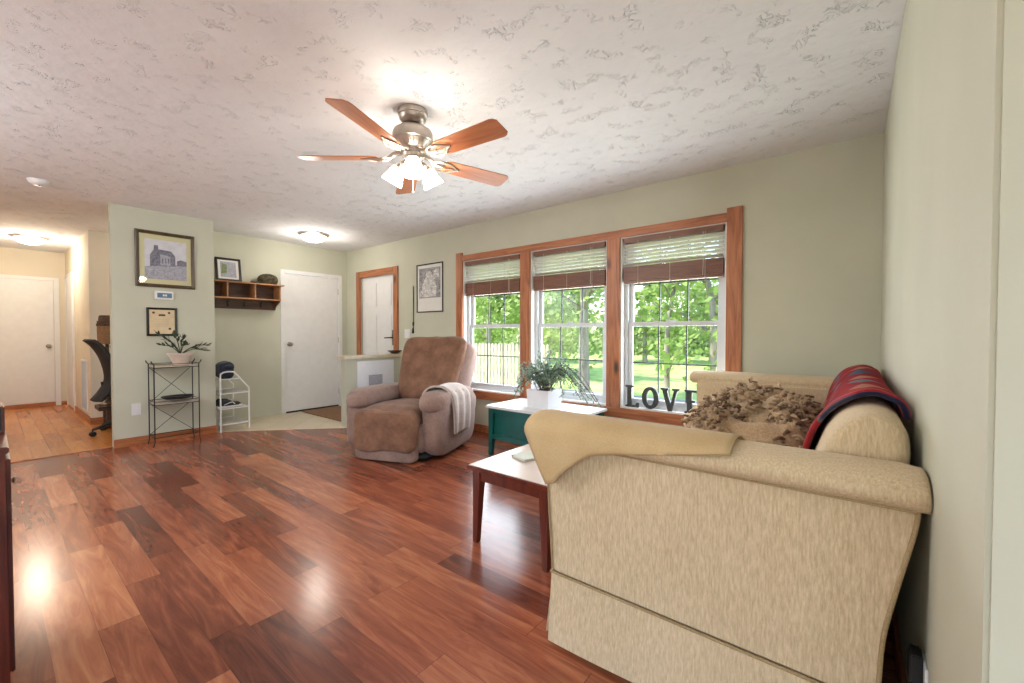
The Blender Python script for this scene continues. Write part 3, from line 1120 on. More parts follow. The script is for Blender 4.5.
flush_light((-5.47, 2.69, H), M['dome'], 'frosted dome ceiling light in front of the white door')
flush_light((-8.55, 0.39, H), M['dome_warm'], 'warm frosted dome ceiling light in the hallway')
lamp('entry_bulb', 'POINT', (-5.47, 2.69, H-0.22), 14, (1.0, 0.94, 0.84), 0.12)
lamp('hall_bulb', 'POINT', (-8.55, 0.39, H-0.22), 30, (1.0, 0.87, 0.68), 0.12)
lamp('nook_bulb', 'POINT', (-6.9, 1.7, H-0.3), 10, (1.0, 0.86, 0.68), 0.12)

# ------------------------------------------------------------------ ceiling fan
FX, FY = -2.0, 1.57
fan = empty('ceiling_fan', (FX, FY, H), label='five-blade brushed nickel ceiling fan with cherry blades and lit glass shades', cat='ceiling fan')
c = (FX, FY, 0)
bm = BM()
lathe(bm, [(0.0, H), (0.084, H), (0.086, H-0.012), (0.082, H-0.03), (0.078, H-0.032), (0.076, H-0.05), (0.06, H-0.072), (0.03, H-0.082), (0, H-0.082)], c, 40)
obj('canopy', bm, M['nickel'], fan, smooth=True)
bm = BM()
lathe(bm, [(0.0, H-0.08), (0.018, H-0.08), (0.018, 2.33), (0, 2.33)], c, 20)
obj('downrod', bm, M['nickel'], fan, smooth=True)
bm = BM()
lathe(bm, [(0.0, 2.35), (0.05, 2.348), (0.085, 2.337), (0.108, 2.322), (0.115, 2.305), (0.115, 2.265), (0.108, 2.258), (0.108, 2.252), (0.098, 2.24), (0.08, 2.215), (0.066, 2.21), (0, 2.21)], c, 48)
obj('motor_housing', bm, M['nickel'], fan, smooth=True)
bm = BM()
for k in range(20):
    a = 2*PI*k/20
    tube(bm, [(FX+0.105*math.cos(a), FY+0.105*math.sin(a), 2.253), (FX+0.085*math.cos(a), FY+0.085*math.sin(a), 2.218)], 0.004, 6)
obj('housing_ribs', bm, M['nickel'], fan)
bm = BM()
lathe(bm, [(0.0, 2.212), (0.062, 2.21), (0.066, 2.2), (0.064, 2.175), (0.05, 2.155), (0.035, 2.14), (0.03, 2.115), (0.012, 2.1), (0, 2.098)], c, 36)
obj('switch_housing', bm, M['nickel'], fan, smooth=True)
PH0 = math.radians(3.0)
for k in range(5):
    a = PH0+2*PI*k/5
    mt = Matrix.Translation((FX, FY, 2.17)) @ Matrix.Rotation(a, 4, 'Z')
    pm = mt @ Matrix.Rotation(math.radians(-13), 4, 'X')
    bm = BM()
    pts = [(0.20, -0.048), (0.20, 0.048), (0.23, 0.058), (0.615, 0.068), (0.635, 0.062), (0.65, 0.046), (0.65, -0.046), (0.635, -0.062), (0.615, -0.068), (0.23, -0.058)]
    vs = prism(bm, pts, 'Z', -0.003, 0.003)
    # keep the grain along the blade: mesh stays in blade space
    bl = obj('blade', bm, M['blade'], fan, world=False)
    bl.matrix_local = Matrix.Translation((0, 0, 2.17-H)) @ Matrix.Rotation(a, 4, 'Z') @ Matrix.Rotation(math.radians(-13), 4, 'X')
    bm = BM()
    tube(bm, [(0.07, 0.0, 0.03), (0.11, 0, 0.022), (0.15, 0, -0.006), (0.2, 0, -0.008)], [0.016, 0.013, 0.012, 0.012], 8)
    for s in (-1, 1):
        tube(bm, spline([(0.12, 0, 0.006), (0.15, 0.034*s, -0.004), (0.19, 0.046*s, -0.008), (0.235, 0.036*s, -0.008), (0.27, 0.012*s, -0.007), (0.30, 0.0, -0.006)], 5), 0.006, 6)
        lathe(bm, [(0, -0.012), (0.008, -0.009), (0.008, -0.004), (0, -0.004)], (0.225, 0.038*s, 0), 10)
    tube(bm, [(0.2, 0, -0.008), (0.30, 0, -0.006)], [0.008, 0.005], 6)
    ir = obj('blade_iron', bm, M['nickel'], fan, world=False, smooth=True)
    ir.matrix_local = Matrix.Translation((0, 0, 2.17-H)) @ Matrix.Rotation(a, 4, 'Z') @ Matrix.Rotation(math.radians(-13), 4, 'X')
for k in range(3):
    a = math.radians(-38+120*k)
    d = Vector((math.cos(a), math.sin(a), 0))
    P0 = Vector((FX, FY, 2.15))
    bm = BM()
    tube(bm, spline([P0+d*0.03, P0+d*0.07+Vector((0, 0, 0.006)), P0+d*0.088+Vector((0, 0, -0.012)), P0+d*0.092+Vector((0, 0, -0.03))], 5), 0.009, 8)
    arm = obj('light_arm', bm, M['nickel'], fan, smooth=True)
    ax = (d*0.52+Vector((0, 0, -0.85))).normalized()
    q = ax.to_track_quat('Z', 'Y').to_matrix().to_4x4()
    pos = P0+d*0.086+Vector((0, 0, -0.018))
    tm = Matrix.Translation(pos) @ Matrix.Rotation(a, 4, 'Z') @ Matrix.Rotation(PI-math.radians(32), 4, 'Y')
    bm = BM()
    lathe(bm, [(0, -0.01), (0.024, -0.008), (0.027, 0.006), (0.026, 0.018), (0, 0.018)], (0, 0, 0), 20, tm)
    obj('socket_cup', bm, M['nickel'], arm, smooth=True)
    bm = BM()
    lathe(bm, [(0.026, 0.012), (0.03, 0.02), (0.036, 0.045), (0.043, 0.075), (0.051, 0.106), (0.049, 0.107), (0.041, 0.076), (0.033, 0.045), (0.022, 0.02)], (0, 0, 0), 32, tm, 0, 5)
    sh = obj('glass_shade', bm, M['shade'], arm, smooth=True)
bm = BM()
tube(bm, [(FX, FY, 2.1), (FX+0.001, FY, 1.98)], 0.0015, 5)
lathe(bm, [(0, 1.962), (0.006, 1.968), (0.005, 1.98), (0, 1.985)], (FX, FY, 0), 10)
obj('pull_chain', bm, M['nickel'], fan)

# ------------------------------------------------------------------ sofa
sofa = empty('sofa', (-0.42, 2.4, 0), label='large beige rolled-arm sofa with skirt along the right wall', cat='sofa')
SY0, SY1 = 1.33, 3.50


def arm_z(yc, yo):
    return 0


def sofa_arm(near):
    """outer panel + roll; near arm's outer side is -Y"""
    s = 1 if near else -1
    yo = SY0 if near else SY1
    bm = BM()
    up = 0.0 if near else 0.035
    front = spline([(-0.868, 0.25), (-0.878, 0.4), (-0.888, 0.55), (-0.896, 0.775+up)], 5)
    rear = spline([(0.125, 0.775+up), (0.118, 0.70), (0.09, 0.56), (0.066, 0.42), (0.058, 0.25)], 6)
    pts = [(p.x, p.y) for p in front]+[(p.x, p.y) for p in rear]
    ya, yb = sorted((yo, yo+s*0.2))
    prism(bm, pts, 'Y', ya, yb)
    bmesh.ops.bevel(bm, geom=[e_ for e_ in bm.edges if abs(e_.verts[0].co.y-e_.verts[1].co.y) < 1e-5], offset=0.012, segments=3, affect='EDGES')
    a = obj('arm', bm, M['sofa'], sofa, smooth=True)
    # roll
    bm = BM()
    sec = []
    zc, yc = 0.785+up, yo+s*0.062
    for k in range(26):
        t = 2*PI*k/26
        ry = 0.106
        rz = 0.050
        sec.append((yc+math.cos(t)*ry, zc+math.sin(t)*rz))
    xs = [(-0.965, 0.55, 0), (-0.962, 0.8, 0), (-0.95, 0.95, 0), (-0.93, 1.0, 0), (-0.6, 1.0, 0), (-0.3, 1.0, 0), (0.0, 1.0, 0), (0.10, 1.0, 0), (0.125, 0.96, -0.003), (0.137, 0.94, -0.003), (0.143, 0.84, -0.01)]
    rings = []
    for x, f, dz in xs:
        rings.append([bm.verts.new((x, yc+(p[0]-yc)*f, zc+(p[1]-zc)*f+dz)) for p in sec])
    for i in range(len(rings)-1):
        for k in range(26):
            bm.faces.new((rings[i][k], rings[i][(k+1) % 26], rings[i+1][(k+1) % 26], rings[i+1][k]))
    bm.faces.new(list(reversed(rings[0])))
    bm.faces.new(rings[-1])
    obj('arm_roll', bm, M['sofa'], a, smooth='all')
    bm = BM()
    yy = yo-s*0.004
    tube(bm, [(x, yo-s*(0.012), z) for x, z in ((-0.89, 0.748+up), (-0.5, 0.748+up), (0.12, 0.748+up))], 0.005, 6)
    tube(bm, [(p[0], yy, p[1]) for p in [(q.x+0.0, q.y) for q in rear]], 0.005, 6)
    tube(bm, [(p.x, yy, p.y) for p in front], 0.004, 6)
    obj('piping', bm, M['piping'], a, smooth=True)
    return a


near_arm = sofa_arm(True)
far_arm = sofa_arm(False)
# base and seat
obj('seat_base', B1(-0.86, 0.05, SY0+0.19, SY1-0.19, 0.05, 0.34, bev=0.02), M['sofa'], sofa)
yw = (SY1-SY0-0.4)/3
for k in range(3):
    bm = BM()
    yc = SY0+0.2+yw*(k+0.5)
    puff(bm, (-0.53, yc, 0.41), (0.36, yw/2-0.004, 0.09), 5, 12, lambda p: Vector((p.x, p.y, p.z+0.03*(1-(p.x/0.36)**2)*(1-(p.y/0.3)**2) if p.z > 0 else p.z)))
    obj('seat_cushion', bm, M['sofa'], sofa, smooth='all')
# back: profile in XZ, crest rounding over to the wall
back_prof = spline([(-0.15, 0.36), (-0.13, 0.6), (-0.082, 0.78), (-0.04, 0.875), (0.01, 0.925), (0.06, 0.937), (0.105, 0.915), (0.123, 0.86), (0.118, 0.76), (0.09, 0.6), (0.066, 0.4), (0.058, 0.2), (0.058, 0.12)], 4)
bm = BM()
ys = [(1.47, 0.72), (1.475, 0.86), (1.49, 0.95), (1.52, 1.0), (2.0, 1.0), (2.5, 1.0), (3.0, 1.0), (3.40, 1.0), (3.44, 0.95), (3.46, 0.85)]
cx, cz = 0.02, 0.5
full = [(p.x, p.y) for p in back_prof]+[(-0.16, 0.12)]
rings = []
for y, f in ys:
    rings.append([bm.verts.new((cx+(p[0]-cx)*f, y, cz+(p[1]-cz)*(0.9+0.1*f if f < 1 else 1))) for p in full])
n = len(full)
for i in range(len(rings)-1):
    for k in range(n):
        bm.faces.new((rings[i][k], rings[i][(k+1) % n], rings[i+1][(k+1) % n], rings[i+1][k]))
bm.faces.new(list(reversed(rings[0])))
bm.faces.new(rings[-1])
obj('back', bm, M['sofa'], sofa, smooth='all')
# skirt: three sides, gently flared, with a kick pleat at the corner
bm = BM()


def skirt_run(p0, p1, out, nseg=40):
    rows = []
    for zi in range(7):
        z = 0.255-zi*(0.243/6)
        row = []
        for k in range(nseg+1):
            t = k/nseg
            p = Vector(p0).lerp(Vector(p1), t)
            fl = (zi/6)*0.022
            wv = 0.004*math.sin(t*9)*(zi/6)
            row.append((p[0]+out[0]*(fl+wv), p[1]+out[1]*(fl+wv), z+(0.012*math.sin(t*PI) if zi == 6 else 0)))
        rows.append(row)
    sheet(bm, rows, 0.006)


skirt_run((-0.868, 1.322), (0.055, 1.322), (0, -1))
skirt_run((-0.876, 3.5), (-0.876, 1.36), (-1, 0))
skirt_run((0.055, 3.508), (-0.868, 3.508), (0, 1))
sheet(bm, [[(-0.874, 1.338, 0.255), (-0.862, 1.345, 0.255), (-0.874, 1.36, 0.255)], [(-0.905, 1.335, 0.012), (-0.885, 1.35, 0.012), (-0.897, 1.375, 0.012)]], 0.004)
sk = obj('skirt', bm, M['sofa'], sofa, smooth=True)
bm = BM()
tube(bm, [(-0.872, 1.322, 0.257), (0.055, 1.322, 0.257)], 0.005, 6)
tube(bm, [(-0.876, 1.325, 0.257), (-0.876, 3.5, 0.257)], 0.005, 6)
obj('piping', bm, M['piping'], sk, smooth=True)

# arm cover on the near arm
cov = BM()
rows = []
zc, yc = 0.785, SY0+0.062
nx, nt_ = 30, 26
hx = [(-0.972, 0.60), (-0.90, 0.615), (-0.80, 0.675), (-0.68, 0.745), (-0.51, 0.775), (-0.26, 0.815)]
for i in range(nx+1):
    x = -0.972+0.712*i/nx
    for (xa_, ha_), (xb_, hb_) in zip(hx, hx[1:]):
        if xa_-1e-6 <= x <= xb_+1e-6:
            hem = ha_+(hb_-ha_)*(x-xa_)/(xb_-xa_)
    fr = 1.0-0.10*((-0.93-x)/0.042)**2 if x < -0.93 else 1.0
    wob = 0.002*math.sin(x*34)
    ry, rz = 0.106*fr+0.009+wob, 0.050*fr+0.009
    th1 = PI-math.asin(max(0, min(1, (hem-zc)/rz)))
    line = [Vector((x, yc+math.cos(t)*ry, zc+math.sin(t)*rz)) for t in [math.radians(12)+(th1-math.radians(12))*q/40 for q in range(41)]]
    if hem < zc:
        for q in range(1, 21):
            line.append(Vector((x, yc-ry-0.004*math.sin(q/20*PI)+0.004*math.sin(x*40)*q/20, zc+(hem-zc)*q/20)))
    acc = [0]
    for a_, b_ in zip(line, line[1:]):
        acc.append(acc[-1]+(b_-a_).length)
    row = []
    for j in range(nt_+1):
        d_ = acc[-1]*j/nt_
        k = 0
        while k < len(acc)-2 and acc[k+1] < d_:
            k += 1
        p_ = line[k].lerp(line[k+1], (d_-acc[k])/max(1e-9, acc[k+1]-acc[k]))
        if p_.z < zc and p_.y < yc:
            p_.x += (zc-p_.z)*0.55*max(0, 1-(x+0.972)/0.28)
        row.append(tuple(p_))
    rows.append(row)
sheet(cov, rows, -0.006)
cvr = obj('arm_cover', cov, M['cover'], smooth='all', label='tan cloth arm cover draped over the front of the sofa arm nearest the viewer', cat='arm cover')
# front flap of the cover
fl = BM()
rows2 = []
for j in range(nt_+1):
    p = rows[0][j]
    row = []
    for i in range(5):
        t = i/4*0.9
        q = (yc+0.03, min(p[2], zc))
        row.append((p[0]-0.001, p[1]+(q[0]-p[1])*t, p[2]+(q[1]-p[2])*t))
    rows2.append(row)
sheet(fl, rows2, 0.004)
obj('front_flap', fl, M['cover'], cvr, smooth='all')
hm = BM()
tube(hm, [(r[-1][0], r[-1][1]-0.003, r[-1][2]+0.002) for r in rows], 0.0035, 6)
obj('hem', hm, M['piping'], cvr)

# red blanket over the sofa back
bl_prof = spline([(-0.158, 0.56), (-0.136, 0.66), (-0.10, 0.79), (-0.052, 0.892), (0.003, 0.945), (0.06, 0.957), (0.114, 0.933), (0.130, 0.895)], 5)
rows = []
npf = len(bl_prof)
for i in range(41):
    t = i/40
    row = []
    for j, p in enumerate(bl_prof):
        s = j/(npf-1)
        ynear = 1.70+0.42*max(0, 1-s/0.62)**1.2       # hem slants away towards the seat
        yfar = 3.36
        y = ynear+(yfar-ynear)*t
        w = 0.006*math.sin(y*13+s*6)+0.005*math.sin(y*5.1-s*9)+0.010*math.exp(-((y-2.35)/0.12)**2)*-1
        wx = w if p.x < 0.1 else min(w, 0)*0
        row.append((min(p.x-wx*0.6, 0.134), y, p.y+max(w, -0.004)*0.8+0.008))
    rows.append(row)
bm = BM()
sheet(bm, rows, 0.008)
bk = obj('throw_blanket', bm, M['red'], smooth='all', label='red patterned woven blanket draped over the sofa back', cat='blanket')
bm = BM()
tube(bm, [(p[0], p[1]-0.004, p[2]+0.002) for p in rows[0]], 0.011, 8)
obj('scarlet_hem', bm, M['red_edge'], bk, smooth='all', label='scarlet hem')
bm = BM()
tube(bm, [(p[0], p[1]-0.018, p[2]-0.001) for p in rows[0][12:]], 0.008, 8)
obj('navy_hem', bm, M['navy_edge'], bk, smooth='all', label='navy edging')

# pillow under the throw by the far arm
bm = BM()
puff(bm, (-0.56, 2.92, 0.60), (0.29, 0.32, 0.12), (2.4, 2.4, 2.4), 14, lambda p: Vector((p.x, p.y, p.z*(0.75+0.25*math.cos(p.x*4)*math.cos(p.y*4))+0.12*p.y)))
obj('throw_pillow', bm, M['cover'], smooth='all', label='plump beige pillow half under the shaggy throw at the far sofa end', cat='pillow')

# crumpled shaggy throw: folded tan cloth with tufts
def mound(u, v):
    """u,v in [-1,1]"""
    x = -0.40+0.34*u
    y = 2.5+0.58*v
    r = max(0.0, 1-(u*u)**1.3*0.9-(v*v)**1.6)
    nz = noise.noise(Vector((x*5, y*5, 0.3)))*0.10+noise.noise(Vector((x*12, y*12, 2.3)))*0.05+abs(noise.noise(Vector((x*8, y*8, 7.7))))*0.07
    z = 0.535+r**0.55*(0.20+0.11*max(0, v+0.1)+0.05*u)+nz*min(1, r*2.2)
    return Vector((x+noise.noise(Vector((y*6, x*6, 1)))*0.03, y+noise.noise(Vector((x*6, y*6, 5)))*0.03, z))


bm = BM()
rows = [[mound(-1+2*i/50, -1+2*j/60) for j in range(61)] for i in range(51)]
sheet(bm, rows, 0.012)
th = obj('shaggy_throw', bm, fabric('tan_throw', (160, 130, 98), (206, 178, 142), 120, blotch=14), smooth='all', label='crumpled tan throw with dark shaggy fringe heaped on the sofa seat', cat='throw')
bm = BM()
rng = random.Random(4)
for k in range(3600):
    u, v = rng.uniform(-0.97, 0.97), rng.uniform(-0.97, 0.97)
    if noise.noise(Vector((u*2.4, v*2.9, 9.1))) < -0.12:
        continue
    p = mound(u, v)
    d = Vector((rng.uniform(-1, 1), rng.uniform(-1, 1), rng.uniform(0.1, 0.9))).normalized()
    l = rng.uniform(0.03, 0.065)
    q = p+d*l*0.5+Vector((0, 0, 0.006))
    r_ = p+d*l+Vector((rng.uniform(-.015, .015), rng.uniform(-.015, .015), -0.012))
    tube(bm, [p, q, r_], [0.008, 0.009, 0.005], 5, mi=rng.choice((0, 1, 1)))
obj('fringe', bm, [fabric('fringe_dark', (92, 68, 48), (132, 102, 76), 80), fabric('fringe_light', (156, 128, 98), (196, 168, 134), 80)], th, smooth='all', label='dark shaggy fringe')

# ------------------------------------------------------------------ coffee table
ct = empty('coffee_table', (-1.38, 2.2, 0), label='low cherry-legged coffee table with beige top in front of the sofa', cat='table')
cx0, cx1, cy0, cy1 = -1.645, -1.11, 1.655, 2.78
obj('tabletop', B1(cx0, cx1, cy0, cy1, 0.413, 0.43, bev=0.005), M['tabletop'], ct)
bm = BM()
for a in ((cx0-0.004, cx1+0.004, cy0-0.004, cy0+0.012, 0.404, 0.427), (cx0-0.004, cx1+0.004, cy1-0.012, cy1+0.004, 0.404, 0.427), (cx0-0.004, cx0+0.012, cy0, cy1, 0.404, 0.427), (cx1-0.012, cx1+0.004, cy0, cy1, 0.404, 0.427)):
    box(bm, *a, bev=0.003)
obj('edge_banding', bm, M['cherry'], ct)
bm = BM()
i_ = 0.03
for a in ((cx0+i_, cx1-i_, cy0+i_, cy0+i_+0.018, 0.345, 0.413), (cx0+i_, cx1-i_, cy1-i_-0.018, cy1-i_, 0.345, 0.413), (cx0+i_, cx0+i_+0.018, cy0+i_, cy1-i_, 0.345, 0.413), (cx1-i_-0.018, cx1-i_, cy0+i_, cy1-i_, 0.345, 0.413)):
    box(bm, *a)
obj('apron', bm, M['cherry'], ct)


def taper_leg(x, y, zt, w0, w1, sx, sy, m, parent, name='leg'):
    bm_ = BM()
    # outer faces stay plumb, inner faces taper
    top = [(x, y), (x+sx*w0, y), (x+sx*w0, y+sy*w0), (x, y+sy*w0)]
    ks = [(zt, w0), (zt-0.09, w0), (zt-0.12, w0*0.95), (0.0, w1)]
    rings = []
    for z, w in ks:
        rings.append([bm_.verts.new(q) for q in ((x, y, z), (x+sx*w, y, z), (x+sx*w, y+sy*w, z), (x, y+sy*w, z))])
    for i in range(3):
        for k in range(4):
            bm_.faces.new((rings[i][k], rings[i][(k+1) % 4], rings[i+1][(k+1) % 4], rings[i+1][k]))
    bm_.faces.new(rings[0])
    bm_.faces.new(rings[-1])
    return obj(name, bm_, m, parent)


for x, sx in ((cx0+0.02, 1), (cx1-0.02, -1)):
    for y, sy in ((cy0+0.02, 1), (cy1-0.02, -1)):
        taper_leg(x, y, 0.413, 0.048, 0.03, sx, sy, M['cherry'], ct)
# notebook on it
nb = empty('notebook', (-1.46, 1.99, 0.43), math.radians(-18), label='slim notebook with pale cover lying on the coffee table', cat='notebook')
bm = BM()
box(bm, -0.061, 0.061, -0.086, 0.086, 0.001, 0.010, bev=0.001)
obj('pages', bm, M['paper_white'], nb, world=False)
bm = BM()
box(bm, -0.065, 0.065, -0.09, 0.09, 0.010, 0.012)
box(bm, -0.065, 0.065, -0.09, 0.09, 0.0, 0.002)
box(bm, -0.067, -0.063, -0.09, 0.09, 0.0, 0.012)
obj('cover', bm, [plain('pale_sage_cover', (190, 194, 176), 0.5, var=0.03)], nb, world=False)

# ------------------------------------------------------------------ teal side table
tt = empty('side_table', (-2.2, 3.23, 0), label='teal painted table with white top under the front windows', cat='table')
tx0, tx1, ty0, ty1, tz = -2.70, -1.72, 2.955, 3.52, 0.472
obj('tabletop', B1(tx0, tx1, ty0, ty1, tz-0.024, tz, bev=0.004), M['white_top'], tt)
bm = BM()
box(bm, tx0+0.05, tx1-0.05, ty0+0.045, ty1-0.045, 0.2, tz-0.024)
obj('case', bm, M['teal'], tt)
bm = BM()
box(bm, tx0+0.03, tx1-0.03, ty0+0.025, ty0+0.045, tz-0.07, tz-0.024, bev=0.002)
box(bm, tx0+0.03, tx1-0.03, ty0+0.025, ty0+0.045, 0.155, 0.2, bev=0.002)
box(bm, tx0+0.03, tx0+0.05, ty0+0.03, ty1-0.03, 0.155, 0.2, bev=0.002)
obj('rails', bm, M['teal'], tt)
for x, sx in ((tx0+0.022, 1), (tx1-0.022, -1)):
    for y, sy in ((ty0+0.02, 1), (ty1-0.02, -1)):
        taper_leg(x, y, tz-0.024, 0.058, 0.036, sx, sy, M['teal'], tt)

# planter and trailing plant
pt = empty('potted_plant', (-2.22, 3.22, tz), label='trailing silver-green plant in a square white pot on the teal table', cat='plant')
px, py = -2.215, 3.235
bm = BM()
hw = 0.118


def frustum(bm, cx, cy, z0, z1, w0, w1, ins=0):
    a = [bm.verts.new((cx+sx*w0, cy+sy*w0, z0)) for sx, sy in ((-1, -1), (1, -1), (1, 1), (-1, 1))]
    b = [bm.verts.new((cx+sx*w1, cy+sy*w1, z1)) for sx, sy in ((-1, -1), (1, -1), (1, 1), (-1, 1))]
    for k in range(4):
        bm.faces.new((a[k], a[(k+1) % 4], b[(k+1) % 4], b[k]))
    return a, b


a, b = frustum(bm, px, py, tz, tz+0.165, 0.112, hw)
bm.faces.new(a)
c1, c2 = frustum(bm, px, py, tz+0.165, tz+0.13, hw-0.008, hw-0.009)
for k in range(4):
    bm.faces.new((b[k], b[(k+1) % 4], c1[(k+1) % 4], c1[k]))
bm.faces.new(c2)
obj('pot', bm, M['ceramic'], pt)
bm = BM()
sheet(bm, [[(px-0.108+0.216*i/8, py-0.108+0.216*j/8, tz+0.142+0.008*noise.noise(Vector((i, j, 0.5)))) for i in range(9)] for j in range(9)])
obj('soil', bm, M['soil'], pt)


def leaf(bm, p, d, up, l, w, mi=0, fold=0.15):
    d = d.normalized()
    s = d.cross(up)
    if s.length < 1e-4:
        s = d.orthogonal()
    s.normalize()
    n_ = s.cross(d)
    pts = [p, p+d*l*0.35+s*w*0.5-n_*w*fold, p+d*l*0.7+s*w*0.42-n_*w*fold, p+d*l, p+d*l*0.7-s*w*0.42-n_*w*fold, p+d*l*0.35-s*w*0.5-n_*w*fold]
    m1 = [p+d*l*0.35, p+d*l*0.7]
    v = [bm.verts.new(q) for q in pts]
    c_ = [bm.verts.new(q) for q in m1]
    for f in ((v[0], v[1], c_[0]), (v[1], v[2], c_[1], c_[0]), (v[2], v[3], c_[1]), (v[0], c_[0], v[5]), (c_[0], c_[1], v[4], v[5]), (c_[1], v[3], v[4])):
        bm.faces.new(f).material_index = mi


rng = random.Random(11)
bs, bf = BM(), BM()
# stems: (end offset xyz, arch)
targets = [(-0.28, -0.05, 0.05, .12), (-0.20, -0.1, 0.20, .08), (-0.12, 0.05, 0.26, .05), (-0.02, -0.05, 0.30, .02), (0.03, 0.06, 0.36, 0.0), (0.06, -0.04, 0.24, .05), (0.14, 0.05, 0.26, .06),
           (0.22, 0.0, 0.20, .1), (0.32, 0.04, 0.12, .16), (0.42, 0.05, 0.02, .2), (0.50, 0.06, -0.08, .22), (0.38, -0.06, 0.06, .15), (-0.24, -0.1, 0.0, .1), (-0.3, 0.05, 0.12, .1), (0.27, -0.1, -0.02, .14), (0.1, -0.12, 0.12, .06), (-0.05, -0.13, 0.14, .06), (-0.27, -0.12, -0.09, .16), (0.46, 0.0, -0.1, .2), (0.55, 0.05, -0.11, .24), (0.2, 0.08, 0.16, 0.08), (-0.1, -0.1, 0.22, 0.04)]
for tx, ty, tz_, arch in targets+[(a_*0.75+rng.uniform(-.05, .05), b_+rng.uniform(-.05, .05), c_*0.7+rng.uniform(0, .06), d_*0.7) for a_, b_, c_, d_ in targets]:
    p0 = Vector((px+rng.uniform(-.05, .05), py+rng.uniform(-.05, .05), tz+0.14))
    p3 = Vector((px+tx, py+ty, tz+0.165+tz_))
    pm_ = (p0+p3)/2+Vector((0, 0, arch+0.03))
    st = spline([p0, pm_, p3], 10)
    tube(bs, st, [0.003]*len(st), 5)
    for i in range(4, len(st)):
        for s in range(3):
            t = (st[min(i+1, len(st)-1)]-st[i-1]).normalized()
            d = (Vector((rng.uniform(-1, 1), rng.uniform(-1, 1), rng.uniform(-.5, 1)))+t*0.5)
            leaf(bf, st[i]+Vector((rng.gauss(0, .014), rng.gauss(0, .014), rng.gauss(0, .014))), d, Vector((rng.uniform(-.4, .4), rng.uniform(-.4, .4), 1)), rng.uniform(0.022, 0.034), rng.uniform(0.013, 0.019))
obj('stems', bs, M['stem'], pt)
obj('foliage', bf, M['greenleaf'], pt)

# standing letters LOVE on the sill
def letter(name, polys, x, h, label):
    bm_ = BM()
    for p in polys:
        prism(bm_, [(x+u*h, SZ+0.014+v*h) for u, v in p], 'Y', WY+0.012, WY+0.034)
    o_ = obj(name, bm_, M['letters'], label=label, cat='letter', group='standing LOVE letters on the window sill')
    return o_


hL = 0.195
Lp = [[(0, 0), (.62, 0), (.62, .22), (.54, .22), (.48, .1), (.3, .1), (.3, .9), (.4, .93), (.4, 1), (0, 1), (0, .93), (.1, .9), (.1, .1), (0, .07)]]
op = []
for k in range(28):
    a0, a1 = 2*PI*k/28, 2*PI*(k+1)/28
    op.append([(.38+.38*math.cos(a0), .5+.5*math.sin(a0)), (.38+.38*math.cos(a1), .5+.5*math.sin(a1)), (.38+.16*math.cos(a1), .5+.34*math.sin(a1)), (.38+.16*math.cos(a0), .5+.34*math.sin(a0))])
Vp = [[(0, 1), (.34, 1), (.34, .93), (.28, .9), (.44, .3), (.58, .9), (.5, .93), (.5, 1), (.8, 1), (.8, .93), (.72, .9), (.48, 0), (.32, 0), (.08, .9), (0, .93)]]
Ep = [[(0, 0), (.6, 0), (.62, .25), (.54, .25), (.48, .1), (.3, .1), (.3, .46), (.42, .46), (.42, .56), (.3, .56), (.3, .9), (.48, .9), (.54, .77), (.6, .77), (.58, 1), (0, 1), (0, .93), (.1, .9), (.1, .1), (0, .07)]]
letter('letter_L', Lp, -1.60, hL, 'grey freestanding letter L at the left of the window sill word')
letter('letter_O', op, -1.445, hL, 'grey freestanding round letter O on the window sill')
letter('letter_V', Vp, -1.28, hL, 'grey freestanding letter V on the window sill')
letter('letter_E', Ep, -1.08, hL, 'grey freestanding letter E half hidden behind the sofa')

# ------------------------------------------------------------------ recliner
rc = empty('recliner', (-3.44, 2.68, 0), math.atan2(0.37, 0.93), label='overstuffed taupe suede recliner in front of the left window', cat='armchair')
# local: x = viewer's right, -y = front, so v (towards the front) = -y


def rpart(name, bm, m, parent=rc, lv=0, **k):
    o_ = obj(name, bm, m, parent, world=False, smooth='all', **k)
    return o_


def wr(p, a=0.008, f=7):
    n_ = noise.noise(p*f)+0.5*noise.noise(p*f*2.3+Vector((3, 1, 2)))
    return n_*a


def lump(fn0=None, a=0.008, f=7):
    def g(p):
        q = fn0(p) if fn0 else p
        l_ = q.length or 1
        return q*(1+wr(q+Vector((5, 5, 5)), a, f)/max(l_, 0.1))
    return g


bm = BM()
puff(bm, (0, -0.02, 0.20), (0.36, 0.42, 0.14), 8, 8)
rpart('base', bm, M['suede'])
bm = BM()
box(bm, -0.36, 0.36, -0.38, 0.42, 0.0, 0.06, bev=0.01)
rpart('floor_frame', bm, M['blackplastic'])
for s in (-1, 1):
    # arm: bulging front, rounded top sloping to the back
    def af(p, s=s):
        t = (p.y+0.45)/0.9           # 0 front .. 1 back
        z = p.z
        if p.z > 0:
            z = p.z*(1.0-0.10*t)
            bul = 1.0+0.18*max(0, 1-((p.z-0.2)/0.14)**2)
        else:
            bul = 1.0
            z = p.z
        y = p.y
        if p.y < 0:
            y = p.y*(0.93+0.09*math.cos((p.z+0.02)*5.0))
        if p.y > 0:
            y = p.y*(1-0.12*max(0, -p.z)/0.28)
        return Vector((p.x*bul, y, z))
    bm = BM()
    puff(bm, (s*0.405, 0.05, 0.30), (0.105, 0.45, 0.28), (4.5, 6, 5), 18, lump(af, 0.006, 6))
    arm = rpart('arm', bm, M['suede'])
    bm = BM()
    puff(bm, (s*0.39, 0.0, 0.535), (0.145, 0.44, 0.085), (2.6, 5, 2.6), 16, lump(lambda p: Vector((p.x, p.y, p.z-0.04*max(0, -p.y-0.25)/0.18-0.02*max(0, p.y))), 0.010, 7))
    rpart('arm_pad', bm, M['suede'], arm)
